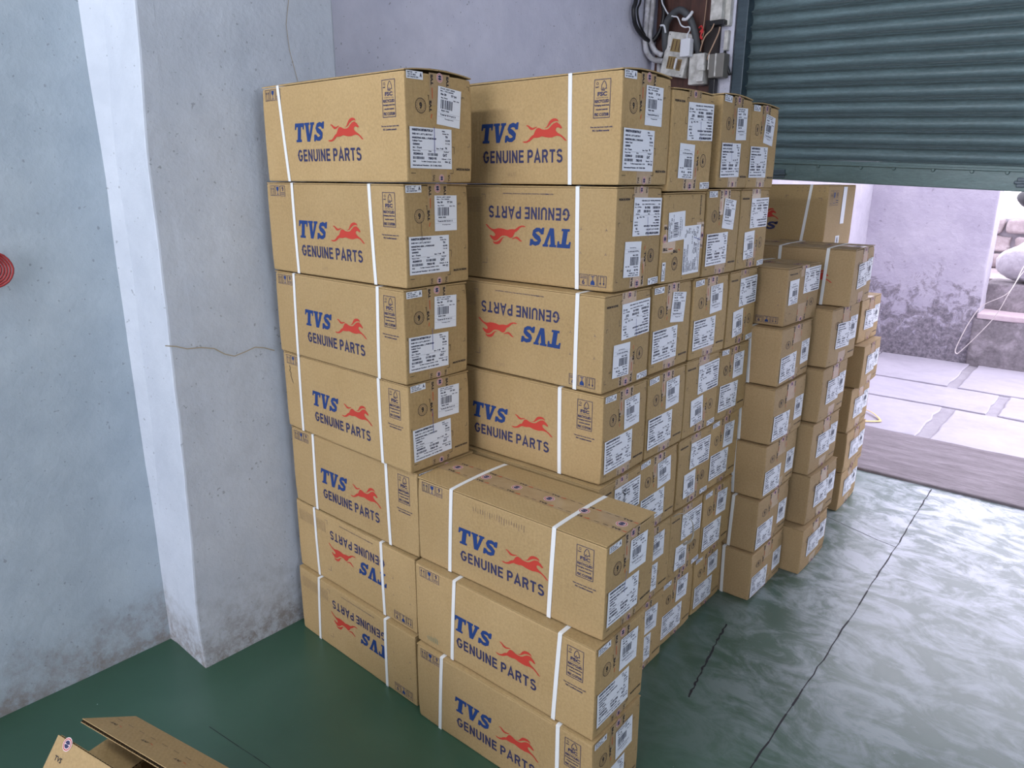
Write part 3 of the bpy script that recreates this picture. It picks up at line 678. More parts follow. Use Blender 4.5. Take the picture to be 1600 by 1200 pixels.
# ---------------------------------------------------------------- outside: threshold, flagstones, walls, steps
bm = box_bm(-0.3, 4.0, 2.645, 3.42, -0.12, 0.012)
slice_bm(bm, 60, 24, 1, (-.3, 2.645, 0), (4, 3.42, 0))
for v in bm.verts:
    if v.co.z > 0:
        n_ = noise.fractal(Vector((v.co.x*1.6, v.co.y*9+1.5*noise.noise(v.co*1.5), 0)), 0.8, 2.1, 5)
        v.co.z += 0.006*n_ if v.co.y > 2.66 else 0
gs = struct('floor_outside', mesh_bm('g', box_bm(-0.3, 4.2, 3.42, 6.4, -0.14, -0.004), MORTAR))
link('threshold_stone', mesh_bm('threshold', bm, THRESH, True), gs)
def flag_mesh(x0, x1, y0, y1, seed):
    rn = random.Random(seed); bm = bmesh.new()
    def edge(p, q):
        out = []
        for k in range(7):
            t = k/7; j = Vector((rn.uniform(-.009, .009), rn.uniform(-.009, .009))) if k else Vector((0, 0))
            out.append(Vector(p)*(1-t)+Vector(q)*t+j)
        return out
    c = [(x0, y0), (x1, y0), (x1, y1), (x0, y1)]; ring = sum((edge(c[i], c[(i+1) % 4]) for i in range(4)), [])
    h = rn.uniform(.004, .012); cc = Vector(((x0+x1)/2, (y0+y1)/2))
    tilt = rn.uniform(-.004, .004)
    bot = [bm.verts.new((p.x, p.y, -.03)) for p in ring]
    top = [bm.verts.new((p.x, p.y, h-.004)) for p in ring]
    ins = [bm.verts.new(((p+(cc-p).normalized()*.008).x, (p+(cc-p).normalized()*.008).y, h+tilt*(p.x-cc.x))) for p in ring]
    n = len(ring)
    for i in range(n):
        bm.faces.new((bot[i], bot[(i+1) % n], top[(i+1) % n], top[i])); bm.faces.new((top[i], top[(i+1) % n], ins[(i+1) % n], ins[i]))
    bm.faces.new(ins)
    return mesh_bm('flagstone', bm, FLAG)
rows = [(3.43, 4.205, [(-.2, .42), (.43, 1.115), (1.195, 2.05), (2.12, 3.0), (3.07, 3.9)]),
        (4.245, 4.815, [(-.2, .25), (.30, 1.37), (1.44, 2.3), (2.36, 3.2), (3.27, 4.0)]),
        (4.85, 5.745, [(-.2, .33), (.34, 1.03), (1.10, 1.9), (1.96, 2.9), (2.97, 3.9)])]
k = 0
for y0, y1, xs in rows:
    for x0, x1 in xs: link('flagstone', flag_mesh(x0, x1, y0, y1, k), gs); k += 1
# side wall of the passage, mould-stained wall, steps
struct('wall_passage', mesh_bm('w', box_bm(-0.10, 0.06, 2.62, 5.76, -0.05, 2.3), PL_OUT))
bm = box_bm(-0.10, 1.03, 5.76, 6.02, -0.05, 1.62, 0.012)
slice_bm(bm, 26, 2, 44, (-.1, 5.76, 0), (1.03, 6.0, 1.62))
for v in bm.verts:
    d = noise.noise(v.co*4)*.008+noise.noise(v.co*14)*.003
    if v.co.y < 5.8: v.co.y += d
    if v.co.x > 1.0: v.co.x += d-0.012*(v.co.z-.5)
mw = struct('wall_mouldy', mesh_bm('w', bm, [MOULD, PL_OUT], False))
for p in mw.data.polygons:
    if p.normal.x > .7: p.material_index = 1
def lump(bm, s, amp, sc):
    for v in bm.verts: v.co += v.normal*amp*noise.fractal(v.co*sc+Vector((s, 0, 0)), .9, 2, 3)
bm = box_bm(1.0, 4.2, 5.74, 6.05, -0.03, 0.415, .015); slice_bm(bm, 40, 2, 10, (1.0, 5.74, 0), (4.2, 6.05, .415)); bm.normal_update(); lump(bm, 1, .010, 5)
st = struct('trim_2', mesh_bm('step', bm, DARKST)); st['label'] = 'dark mould-stained stone steps beyond the doorway'
bm = box_bm(1.02, 4.2, 5.73, 6.05, 0.41, 0.455, .01); slice_bm(bm, 30, 2, 1, (1.0, 5.73, .4), (4.2, 6.05, .455)); bm.normal_update(); lump(bm, 3, .006, 4)
link('step_tread', mesh_bm('tread', bm, PINK), st)
bm = box_bm(1.0, 4.2, 6.02, 6.5, 0.40, 0.68, .015); slice_bm(bm, 40, 2, 8, (1.0, 6.02, .4), (4.2, 6.5, .68)); bm.normal_update(); lump(bm, 5, .010, 5)
link('upper_step', mesh_bm('step', bm, DARKST), st)
struct('ground_upper', mesh_bm('g', box_bm(-1.5, 6.0, 6.45, 10.5, 0.3, 0.672), RUBBLE))
# rubble stone wall behind: individually laid blocks
rbw = struct('wall_rubble', mesh_bm('w', box_bm(-1.0, 5.0, 7.525, 7.9, 0.66, 1.16), MORTAR))
rn = random.Random(9); z0 = 0.672
for row in range(3):
    x = 0.2+rn.uniform(-.2, 0); hh = rn.uniform(.155, .18)
    while x < 3.2:
        wd = rn.uniform(.3, .6); bm = box_bm(x, x+wd-.012, 7.46+rn.uniform(-.03, .03), 7.64, z0, z0+hh-.010, .035)
        slice_bm(bm, 7, 2, 5, (x, 7.5, z0), (x+wd, 7.64, z0+hh)); bm.normal_update(); lump(bm, x*3, .035, 5)
        link('stone', mesh_bm('stone', bm, RUBBLE, True), rbw); x += wd
    z0 += hh
# dark covered shape on top of the rubble wall
bm = bmesh.new(); bmesh.ops.create_icosphere(bm, subdivisions=4, radius=1)
for v in bm.verts: v.co = Vector((1.26+v.co.x*.34, 7.75+v.co.y*.2, 1.375+v.co.z*.15))
bm.normal_update(); lump(bm, 2, .03, 5)
tag(link('tarpaulin_heap', mesh_bm('t', bm, DARKG, True)), 'black tarpaulin heap on the rubble wall at the far right edge', 'tarpaulin')
# grey sack slumped on the upper step
bm = bmesh.new(); bmesh.ops.create_icosphere(bm, subdivisions=5, radius=1)
for v in bm.verts:
    c = v.co.copy(); v.co = Vector((1.38+c.x*.36, 6.22+c.y*.18, .850+c.z*.175+(.05*(1-abs(c.x)) if c.z > 0 else 0)))
    if v.co.z < .685: v.co.z = .685+.1*(v.co.z-.685)
bm.normal_update()
for v in bm.verts:
    n_ = noise.fractal(v.co*5+Vector((4, 0, 0)), .8, 2.2, 5); v.co += v.normal*(.022*n_)
    v.co.z = max(v.co.z, .684)
tag(link('sack', mesh_bm('s', bm, SACK, True)), 'crumpled grey sack lying on the upper stone step outside', 'sack')
# cream strap looped down from the sack
pts = [(1.40, 6.02, 1.035), (1.30, 5.98, .93), (1.255, 5.95, .84), (1.215, 5.70, .655), (1.056, 5.70, .53), (.985, 5.70, .39), (.940, 5.69, .235), (.918, 5.69, .130), (.932, 5.69, .098), (.958, 5.69, .125), (1.055, 5.69, .273), (1.159, 5.68, .458), (1.222, 5.69, .66), (1.262, 5.92, .80), (1.34, 5.99, .90)]
tag(link('loose_strap', tube_me('rope', pts, (.011, .003), ROPE, 6, steps=6)), 'cream packing strap looped from the sack down the mouldy wall', 'strap')
pts = [(.66, 3.78, .018), (.713, 3.747, .025), (.80, 3.68, .03), (.877, 3.585, .018), (.86, 3.53, .02), (.78, 3.47, .02), (.70, 3.43, .02)]
tag(link('yellow_strap', tube_me('ys', pts, (.009, .002), YEL, 6)), 'short yellow strap scrap bent on the flagstones', 'strap')

# ---------------------------------------------------------------- wiring on the back wall
YW = 2.45
bd = empty('wooden_board', (0, YW, 0)); tag(bd, 'dark red-brown wooden wiring board on the back wall beside the shutter', 'board')
link('board_panel', mesh_bm('b', box_bm(-.275, .075, -.022, -.001, 1.9, 2.95, .003), WOOD), bd)
link('board_panel', mesh_bm('b', box_bm(.02, .10, -.03, -.001, 2.0, 2.32, .003), mat('blackened_wood', (.03, .022, .02), .7)), bd)
tag(link('cable_coil', tube_me('c', [(-.275, 2.205, 2.55), (-.275, 2.205, 2.421), (-.275, 2.186, 2.372), (-.275, 2.209, 2.307), (-.272, 2.27, 2.266), (-.268, 2.364, 2.243), (-.237, 2.38, 2.273), (-.212, 2.38, 2.325), (-.206, 2.38, 2.383), (-.22, 2.38, 2.442), (-.24, 2.38, 2.55)], .012, CABLE, 8)),
    'thick black cable coiled beside the white pipe in the corner', 'cable')
tag(link('cable', tube_me('c', [(-.28, 2.27, 2.55), (-.28, 2.26, 2.43), (-.28, 2.233, 2.38), (-.28, 2.256, 2.322), (-.28, 2.31, 2.275), (-.28, 2.363, 2.251)], .006, CABLE, 7)),
    'thin black cable hanging inside the thick coil', 'cable')
tag(link('conduit_pipe', tube_me('p', [(-.268, 2.40, 3.2), (-.268, 2.37, 2.6), (-.268, 2.366, 2.448), (-.268, 2.352, 2.269), (-.262, 2.366, 2.227), (-.241, 2.38, 2.190), (-.2, 2.38, 2.170)], .014, PVC, 10)),
    'white plastic conduit pipe bending towards the switchboard', 'pipe')
tag(link('conduit_pipe', tube_me('p', [(-.285, 2.341, 3.2), (-.285, 2.341, 2.443), (-.283, 2.331, 2.231), (-.265, 2.375, 2.160), (-.2, 2.385, 2.140)], .014, PVC, 10)),
    'lower white conduit pipe curving below the other in the corner', 'pipe')
tag(link('conduit_pipe', tube_me('p', [(-.245, 2.425, 2.17), (-.24, 2.425, 2.05), (-.235, 2.425, 1.9)], .013, PVC, 10)),
    'straight white pipe going down behind the cartons', 'pipe')
hs = tag(link('flexible_hose', tube_me('h', [(-.181, 2.40, 2.17), (-.182, 2.37, 2.22), (-.179, 2.36, 2.303), (-.154, 2.35, 2.342), (-.108, 2.34, 2.368), (-.076, 2.34, 2.366), (-.041, 2.35, 2.334), (-.02, 2.36, 2.291), (-.001, 2.37, 2.228), (.004, 2.40, 2.16)], .018, HOSE, 10)),
    'thick grey hose arching above the white switchboard', 'hose')
link('hose_clip', tube_me('hc', [(-.062, 2.325, 2.322), (-.040, 2.322, 2.318), (-.020, 2.325, 2.335), (-.018, 2.34, 2.352)], .008, WHITEP, 8), hs)
link('hose_clip', tube_me('hc', [(-.200, 2.34, 2.31), (-.175, 2.335, 2.305), (-.165, 2.338, 2.27)], .005, WHITEP, 8), hs)
# switchboard
sb = empty('switchboard', (-.112, 2.428, 2.165), (0, math.radians(12), 0)); tag(sb, 'dusty white switchboard with ochre sockets on the wooden board', 'switchboard')
link('face_plate', mesh_bm('s', box_bm(-.072, .072, -.062, 0, -.110, .105, .006), OFFW), sb)
for x0, x1, z0, z1 in ((-.038, .026, .010, .072), (-.038, .008, -.076, -.014), (.022, .046, -.078, -.022)):
    sk = link('socket', mesh_bm('s', box_bm(x0, x1, -.066, -.055, z0, z1, .002), BRASS), sb)
    bm = None
    for q in range(3):
        xx = x0+(x1-x0)*(q+.35)/3; bm = box_bm(xx, xx+.003, -.068, -.064, z0+.006, z1-.006, 0, bm)
    link('socket_slot', mesh_bm('s', bm, WOOD), sk)
link('switch', mesh_bm('s', box_bm(.010, .020, -.072, -.06, -.072, -.020, .002), WHITEP), sb)
for x, z in ((-.06, .09), (.055, -.098), (-.045, .030)): link('screw', mesh_bm('s', box_bm(x-.002, x+.002, -.064, -.06, z-.002, z+.002, 0), CABLE), sb)
ad = empty('plug_adapter', (-.035, 2.342, 2.185)); tag(ad, 'clean white charger plugged into the switchboard', 'charger')
link('charger_body', mesh_bm('a', box_bm(-.028, .028, -.026, .018, -.045, .042, .006, seg=3), WHITEP), ad)
link('charger_cable', tube_me('w', [(0, -.005, .042), (0, -.005, .062), (.015, -.01, .082), (.010, -.012, .096), (-.014, -.012, .098), (-.038, -.012, .112), (-.060, -.012, .150), (-.085, -.012, .158), (-.122, 0, .175), (-.155, .01, .215), (-.178, .02, .252), (-.20, .03, .36)], .0038, WHITEP, 6), ad)
sw = empty('isolator_box', (.02, 2.428, 2.085)); tag(sw, 'white plastic isolator box right of the switchboard', 'switch box')
link('box_body', mesh_bm('i', box_bm(-.052, .040, -.060, 0, -.080, .072, .008), OFFW), sw)
link('box_cover', mesh_bm('i', box_bm(.002, .042, -.078, -.055, -.070, .068, .006), OFFW), sw)
link('lever', mesh_bm('i', box_bm(.020, .052, -.092, -.07, -.018, .006, .003), OFFW), sw)
fb = empty('fuse_box', (.10, 2.428, 2.40)); tag(fb, 'dusty cream fuse box at the top of the wooden board', 'fuse box')
link('box_body', mesh_bm('f', box_bm(-.034, .030, -.055, 0, -.095, .16, .005), OFFW), fb)
link('box_base', mesh_bm('f', box_bm(-.034, .045, -.05, 0, -.118, -.095, .003), CABLE), fb)
ms = empty('cable_strip', (.143, 2.449, 2.30)); tag(ms, 'narrow cream cable strip along the board edge', 'cable strip')
link('strip_section', mesh_bm('m', box_bm(-.014, .014, -.035, 0, -.02, .40, .003), OFFW), ms)
link('strip_section', mesh_bm('m', box_bm(-.012, .010, -.03, 0, -.135, -.04, .003), OFFW), ms)
tag(link('cable_tail', tube_me('ct', [(.137, 2.43, 2.16), (.150, 2.42, 2.115), (.178, 2.425, 2.044)], .008, CABLE, 8)), 'short black cable end hanging below the cable strip', 'cable')
gm = empty('meter_box', (.125, 2.428, 2.09)); tag(gm, 'dusty grey metal box on the lower right of the board', 'meter box')
link('box_body', mesh_bm('g', box_bm(-.040, .042, -.065, 0, -.060, .055, .004), GREYM), gm)
link('box_rim', mesh_bm('g', box_bm(-.005, .002, -.072, -.06, -.055, .055, .002), OFFW), gm)
link('box_rim', mesh_bm('g', box_bm(-.044, -.038, -.070, -.05, -.020, .055, .002), OFFW), gm)
link('bracket', mesh_bm('g', box_bm(-.045, -.012, -.04, 0, -.16, -.06, .004), CABLE), gm)
tag(link('red_wire', tube_me('rw', [(.028, 2.40, 2.60), (.028, 2.40, 2.406), (.026, 2.39, 2.276), (.033, 2.385, 2.26), (.026, 2.385, 2.225), (.022, 2.39, 2.21)], .0022, COPPER, 5)), 'thin pale wire hanging with a red end', 'wire')
tag(link('red_wire_end', tube_me('rw', [(.003, 2.385, 2.281), (.02, 2.38, 2.287), (.030, 2.38, 2.262), (.020, 2.38, 2.245), (.030, 2.38, 2.225), (.018, 2.38, 2.235), (.024, 2.38, 2.27), (.012, 2.38, 2.258)], .004, BRIGHTRED, 6)), 'bright red tangled wire on the wooden board', 'wire')
tag(link('peach_wire', tube_me('w', [(.092, 2.375, 2.289), (.080, 2.37, 2.26), (.053, 2.365, 2.234), (.038, 2.365, 2.20), (.027, 2.37, 2.164)], .0035, COPPER, 6)), 'peach wire from the fuse box to the isolator box', 'wire')
tag(link('peach_wire', tube_me('w', [(.126, 2.375, 2.27), (.122, 2.37, 2.24), (.105, 2.36, 2.19), (.083, 2.36, 2.144), (.07, 2.37, 2.12)], .0035, COPPER, 6)), 'right-hand peach wire running to the grey metal box', 'wire')
# coil of red wire hanging on the left wall at the frame's edge
rc = empty('wire_coil', (-.300, -.83, 1.285)); tag(rc, 'coil of dark red wire hanging on the left wall', 'wire coil')
for k in range(5):
    a_ = .028+.005*k
    link('wire_loop', tube_me('rl', [(.012+.004*k, a_*1.15*math.cos(t_*PI/4), a_*math.sin(t_*PI/4)) for t_ in range(8)], .0028, REDW, 6, True, steps=3), rc)

# ---------------------------------------------------------------- cartons
GAP = 0.0036
def body_bm(W, H, seed, open_top=False, bev=0.0045):
    Hb = H-GAP-0.003
    bm = box_bm(0, L, 0, W, 0.0005, Hb, bev)
    slice_bm(bm, 12, 5, 5, (0, 0, 0), (L, W, Hb))
    if open_top:
        fs = [fc for fc in bm.faces if fc.normal.z > .9 or (fc.calc_center_median().z > Hb-1e-4)]
        bmesh.ops.delete(bm, geom=fs, context='FACES')
    off = Vector((seed*3.1, 0, 0)); rn = random.Random(seed)
    corners = [(Vector((L*(i & 1), W*((i >> 1) & 1), Hb*((i >> 2) & 1))), rn.uniform(.000, .006)) for i in range(8)]
    for v in bm.verts:
        x, y, z = v.co; q = Vector(warp((x, y, z), W, H))
        e = 0.0009
        q += Vector((noise.noise(v.co*14+off), noise.noise(v.co*14+off+Vector((9, 0, 0))), 0.3*noise.noise(v.co*14+off+Vector((0, 9, 0)))))*e
        for c, d in corners:
            k_ = max(0, 1-(v.co-c).length/.028)
            if k_ > 0: q += (Vector((L/2, W/2, Hb/2))-c).normalized()*d*k_*k_
        v.co = q
    return bm
_bm_cache = {}
def body_mesh(kind, seed, open_top):
    k_ = (kind, seed, open_top)
    if k_ not in _bm_cache:
        W, H = (W1, H1) if kind == 1 else (W2, H2)
        _bm_cache[k_] = mesh_bm('carton_body', body_bm(W, H, seed, open_top), CARD if kind == 1 else CARD2)
    return _bm_cache[k_]
def flap_mesh(kind, side, crown):
    """one long top flap, from the long edge to the centre seam; crown lifts the seam"""
    k_ = ('flap', kind, side, crown)
    if k_ in _bm_cache: return _bm_cache[k_]
    W, H = (W1, H1) if kind == 1 else (W2, H2)
    ya, yb = (0.0012, W/2-.0006) if side == 0 else (W/2+.0006, W-.0012)
    bm = bmesh.new(); ny, nx = 6, 10; th = .0028; grid = []
    for lvl in (0, 1):
        G = []
        for i in range(nx+1):
            row = []
            for j in range(ny+1):
                y = ya+(yb-ya)*j/ny; x = 0.0008+(L-.0016)*i/nx
                z = H-GAP-th+crown*math.sin(PI*y/W)**.8*(0.7+0.3*math.sin(PI*x/L+.8))+lvl*th
                row.append(bm.verts.new((x, y, z)))
            G.append(row)
        grid.append(G)
    A, B = grid
    for i in range(nx):
        for j in range(ny):
            bm.faces.new((B[i][j], B[i+1][j], B[i+1][j+1], B[i][j+1])); bm.faces.new((A[i][j+1], A[i+1][j+1], A[i+1][j], A[i][j]))
    for i in range(nx):
        bm.faces.new((A[i][0], A[i+1][0], B[i+1][0], B[i][0])); bm.faces.new((B[i][ny], B[i+1][ny], A[i+1][ny], A[i][ny]))
    for j in range(ny):
        bm.faces.new((B[0][j], B[0][j+1], A[0][j+1], A[0][j])); bm.faces.new((A[nx][j], A[nx][j+1], B[nx][j+1], B[nx][j]))
    bmesh.ops.recalc_face_normals(bm, faces=bm.faces[:])
    _bm_cache[k_] = mesh_bm('top_flap', bm, CARD if kind == 1 else CARD2); return _bm_cache[k_]
def tape_mesh(kind, orient, crown, topvis, bottom=False):
    """tape over the seam: along the top, and lapping down and up the end face"""
    k_ = ('tape', kind, orient, crown, topvis, bottom)
    if k_ in _bm_cache: return _bm_cache[k_]
    W, H = (W1, H1) if kind == 1 else (W2, H2)
    a = Art(); hw = .034 if kind == 1 else .036
    vs, fs = [], []
    def strip(fn, s0, s1, n, c0, hw):
        base = len(vs)
        for i in range(n+1):
            for j in (-1, -.33, .33, 1): vs.append(fn(s0+(s1-s0)*i/n, c0+j*hw))
        for i in range(n):
            for j in range(3): q = base+i*4+j; fs.append((q, q+1, q+5, q+4))
    e = end_fn(W, H, 'N', .0004, W, H)
    ed = end_fn(W, H, orient, .0004, W, H)
    top = .30 if kind == 1 else .33
    strip(lambda s, c: ed(c, s, 0), H*(1-top), H-GAP-.001, 5, W/2, hw)
    if bottom: vs.clear(); fs.clear(); strip(lambda s, c: ed(c, s, 0), .003, H*.20, 4, W/2, hw); topvis = False
    if topvis:
        strip(lambda s, c: (s, c, H-GAP+crown*math.sin(PI*c/W)**.8*(0.7+0.3*math.sin(PI*s/L+.8))+.0005), .001, L-.001, 12, W/2, hw)
    me = bpy.data.meshes.new('tape'); me.from_pydata([tuple(v) for v in vs], [], fs); me.materials.append(TAPE)
    _bm_cache[k_] = me; return me
def tape_print(kind, orient, crown, topvis):
    k_ = ('tprint', kind, orient, crown, topvis)
    if k_ in _bm_cache: return _bm_cache[k_]
    W, H = (W1, H1) if kind == 1 else (W2, H2)
    ed = end_fn(W, H, orient, .0007)
    me = A_TE.mesh('tape_print', ed)
    if topvis:
        m2 = A_TT.mesh('tp', lambda a, b, l: (min(a, L-.002), W/2+b, H-GAP+crown*math.sin(PI*(W/2+b)/W)**.8*(0.7+0.3*math.sin(PI*a/L+.8))+.0008+l))
        bm = bmesh.new(); bm.from_mesh(me); bm.from_mesh(m2); bm.to_mesh(me); bm.free()
    _bm_cache[k_] = me; return me
def strap_mesh(W, H, xt, xb, crown=0.0, wd=0.0115):
    """closed band round the carton at x = xt (top) .. xb (bottom)"""
    Hh = H-GAP; o = .0009; bm = bmesh.new(); path = []
    n = 6
    for i in range(n+1): path.append((-o-BUL*math.sin(PI*xt/L)*math.sin(PI*i/n), Hh*i/n if 0 < i < n else (0.0002 if i == 0 else Hh), 0, -1))
    for i in range(0, n+1): path.append((.003+(W-.006)*i/n, Hh+o*.6+crown*math.sin(PI*i/n)**.8*(0.7+0.3*math.sin(PI*xt/L+.8)), 1, 0))
    for i in range(n+1): path.append((W+o, Hh-Hh*i/n if 0 < i < n else (Hh-.001 if i == 0 else .0002), 0, 1))
    rings = []
    for (y, z, nz, ny) in path:
        x = xb+(xt-xb)*z/Hh
        th = .0007
        rings.append([bm.verts.new((x-wd/2, y, z)), bm.verts.new((x+wd/2, y, z)), bm.verts.new((x+wd/2, y+ny*th, z+nz*th)), bm.verts.new((x-wd/2, y+ny*th, z+nz*th))])
    for A, B in zip(rings, rings[1:]):
        for k in range(4): bm.faces.new((A[k], A[(k+1) % 4], B[(k+1) % 4], B[k]))
    bmesh.ops.recalc_face_normals(bm, faces=bm.faces[:])
    return mesh_bm('strap', bm, STRAP)

BOX = {'A1':(0.0000,-0.1700,0.0071,1.5066,0.2558),'A2':(-0.0207,-0.1655,0.0087,1.2500,0.2566),'A3':(-0.0235,-0.1757,-0.0145,0.9987,0.2514),'A4':(-0.0282,-0.1683,-0.0156,0.7490,0.2496),'A5':(-0.0226,-0.1519,0.0085,0.4888,0.2603),'A6':(-0.0331,-0.1615,-0.0131,0.2430,0.2458),'A7':(-0.0300,-0.1734,-0.0133,0.0000,0.2430),'B1':(0.3828,0.1538,-0.0132,1.5033,0.2628),'B2':(0.3796,0.1552,0.0114,1.2448,0.2585),'B3':(0.3843,0.1155,0.0043,0.9909,0.2539),'B4':(0.3933,0.1148,0.0228,0.7437,0.2471),'B5':(0.4000,0.1020,0.0250,0.4958,0.2479),'B6':(0.4064,0.0927,0.0000,0.2479,0.2479),'B7':(0.4064,0.0802,0.0023,0.0000,0.2479),'C1':(0.5847,-0.1403,0.0279,0.4990,0.2457),'C2':(0.5885,-0.1719,0.0104,0.2467,0.2522),'C3':(0.5947,-0.1779,0.0199,0.0000,0.2467),'D1':(0.3879,0.3822,-0.0274,1.4869,0.2578),'D2':(0.3803,0.3843,-0.0347,1.2421,0.2447),'D3':(0.3756,0.3616,-0.0041,0.9901,0.2521),'D4':(0.3843,0.3508,0.0060,0.7405,0.2496),'D5':(0.3845,0.3319,0.0015,0.4992,0.2413),'D6':(0.3855,0.3196,-0.0000,0.2496,0.2496),'D7':(0.3865,0.3072,0.0023,0.0000,0.2496),'E1':(0.3966,0.6502,0.0411,1.4944,0.2592),'E2':(0.3838,0.6277,-0.0071,1.2389,0.2555),'E3':(0.3777,0.5982,-0.0257,0.9879,0.2510),'E4':(0.3721,0.5987,-0.0162,0.7322,0.2557),'E5':(0.3750,0.5838,0.0031,0.4896,0.2426),'E6':(0.3773,0.5581,-0.0007,0.2400,0.2496),'E7':(0.3704,0.5463,0.0080,0.0000,0.2400),'F1':(0.3819,0.8855,0.0181,1.4937,0.2534),'F2':(0.3747,0.8795,-0.0012,1.2361,0.2576),'F3':(0.3750,0.8505,0.0089,0.9813,0.2547),'F4':(0.3739,0.8297,-0.0094,0.7329,0.2484),'F5':(0.3688,0.8177,-0.0051,0.4843,0.2486),'F6':(0.3781,0.7910,-0.0021,0.2286,0.2557),'F7':(0.3660,0.7846,-0.0015,0.0000,0.2286),'G1':(0.4635,1.1142,-0.0375,1.0277,0.2055),'G2':(0.4789,1.0773,-0.0032,0.8207,0.2071),'G3':(0.4844,1.0565,-0.0135,0.6095,0.2112),'G4':(0.4805,1.0452,-0.0110,0.4022,0.2073),'G5':(0.4799,1.0277,-0.0090,0.1942,0.2080),'G6':(0.4820,1.0161,-0.0109,0.0000,0.1942),'H1':(0.5657,1.4918,0.0431,1.0608,0.2165),'H2':(0.5363,1.4107,-0.0428,0.8341,0.2267),'H3':(0.5376,1.3887,0.0000,0.6197,0.2144),'H4':(0.5329,1.3659,-0.0239,0.4086,0.2111),'H5':(0.5436,1.3729,-0.0372,0.1948,0.2139),'H6':(0.5567,1.3302,0.0026,0.0000,0.1948),'I1':(0.4646,2.0624,-0.0080,0.8077,0.2024),'I2':(0.5061,2.0438,0.0300,0.6084,0.1993),'I3':(0.4837,2.0206,0.0000,0.3953,0.2132),'I4':(0.4882,2.0300,0.0000,0.1950,0.2003),'I5':(0.4873,2.0284,0.0250,0.0000,0.1950)}
STRAPS = {'A1': [(.083, .108)], 'A2': [(.1307, .134), (.4707, .4811)], 'A3': [(.1058, .0971), (.4979, .4895)], 'A4': [(.0892, .0849), (.4788, .4822)],
    'A5': [(.1215, .118), (.4714, .4772)], 'A6': [(.1064, .1115), (.4504, .4533)], 'A7': [(.1186, .1013), (.4646, .4605)], 'C1': [(.1276, .1171), (.4578, .4468)],
    'C2': [(.1525, .1388), (.5003, .4851)], 'C3': [(.1019, .0891), (.4997, .5017)], 'B1': [(.4496, .4566)], 'B2': [(.4857, .4924)], 'B3': [(.5186, .5174)], 'B4': [(.4635, .4688)],
    'G1': [(.42, .42)], 'G2': [(.4857, .4944)], 'G3': [(.4766, .4843)], 'G4': [(.4814, .4889)], 'G5': [(.5046, .5012)], 'G6': [(.4888, .4938)], 'H1': [(.3237, .3257), (.5024, .4978)]}
FLIP = {'A6', 'A7', 'B2', 'B3', 'B5', 'D1', 'E4', 'E5', 'E6', 'F2', 'F3', 'G1'}
SIDE = {'D2'}
ORD = {7: ['topmost', 'second from the top', 'third from the top', 'fourth from the top', 'third from the floor', 'second from the floor', 'bottom'],
       6: ['topmost', 'second from the top', 'third from the top', 'third from the floor', 'second from the floor', 'bottom'],
       5: ['topmost', 'second from the top', 'middle', 'second from the floor', 'bottom'],
       3: ['topmost', 'middle', 'bottom']}
STK = {'A': (7, 'of the tall stack against the pillar', 'cartons in the stack against the pillar'),
       'C': (3, 'of the low front stack of three', 'cartons in the low front stack'),
       'B': (7, 'of the second tall stack, behind the low stack', 'cartons in the second tall stack'),
       'D': (7, 'of the third tall column from the pillar', 'cartons in the third tall column'),
       'E': (7, 'of the fourth tall column from the pillar', 'cartons in the fourth tall column'),
       'F': (7, 'of the farthest tall column', 'cartons in the last tall column'),
       'G': (6, 'of the first lower stack behind the tall ones', 'cartons in the first lower stack'),
       'H': (6, 'of the second lower stack near the doorway', 'cartons in the second lower stack'),
       'I': (5, 'of the farthest stack by the threshold', 'cartons in the stack nearest the threshold')}
CROWN = {'A1': .017, 'B1': .014, 'D1': .006, 'E1': .011, 'F1': .012, 'C1': .0035, 'G1': .003, 'H1': .003, 'I1': .002}
P_END = {}
def end_print(kind, orient):
    k_ = (kind, orient)
    if k_ not in P_END:
        P_END[k_] = A_END.mesh('printed_end', end_fn(W1 if kind == 1 else W2, H1 if kind == 1 else H2, orient))
    return P_END[k_]
P_FR = {}
def front_print(root, kind, arts, flip):
    for nm, art in arts.items():
        k_ = (kind, id(art), flip)
        if k_ not in P_FR:
            if kind == 1: P_FR[k_] = art.mesh(nm, front_fn(W1, H1, flip))
            else:
                fn = front_fn(W2, H2, flip); P_FR[k_] = art.mesh(nm, lambda a, b, l: fn(a, b*H2/H1, l))
        o = link(nm, P_FR[k_], root); o['kind'] = 'stuff'
def put_label(root, me, name, kind, orient, v, z, rnd, tilt=2.5, sx=1.0, sz=1.0):
    W, H = (W1, H1) if kind == 1 else (W2, H2)
    va, vb = v/W, z/H; rot = 0
    if orient == 'F': va, vb, rot = 1-va, 1-vb, PI
    elif orient == 'S': va, vb, rot = 1-vb, va, PI/2
    o = link(name, me, root)
    va += rnd.uniform(-.012, .012); vb += rnd.uniform(-.010, .010)
    o.location = (L+BUL*math.sin(PI*va)*math.sin(PI*vb)+.0015+rnd.uniform(0, .0003), va*W, vb*H)
    o.rotation_euler = (rot+math.radians(rnd.uniform(-tilt, tilt)), 0, 0); o.scale = (1, sx, sz)
    return o
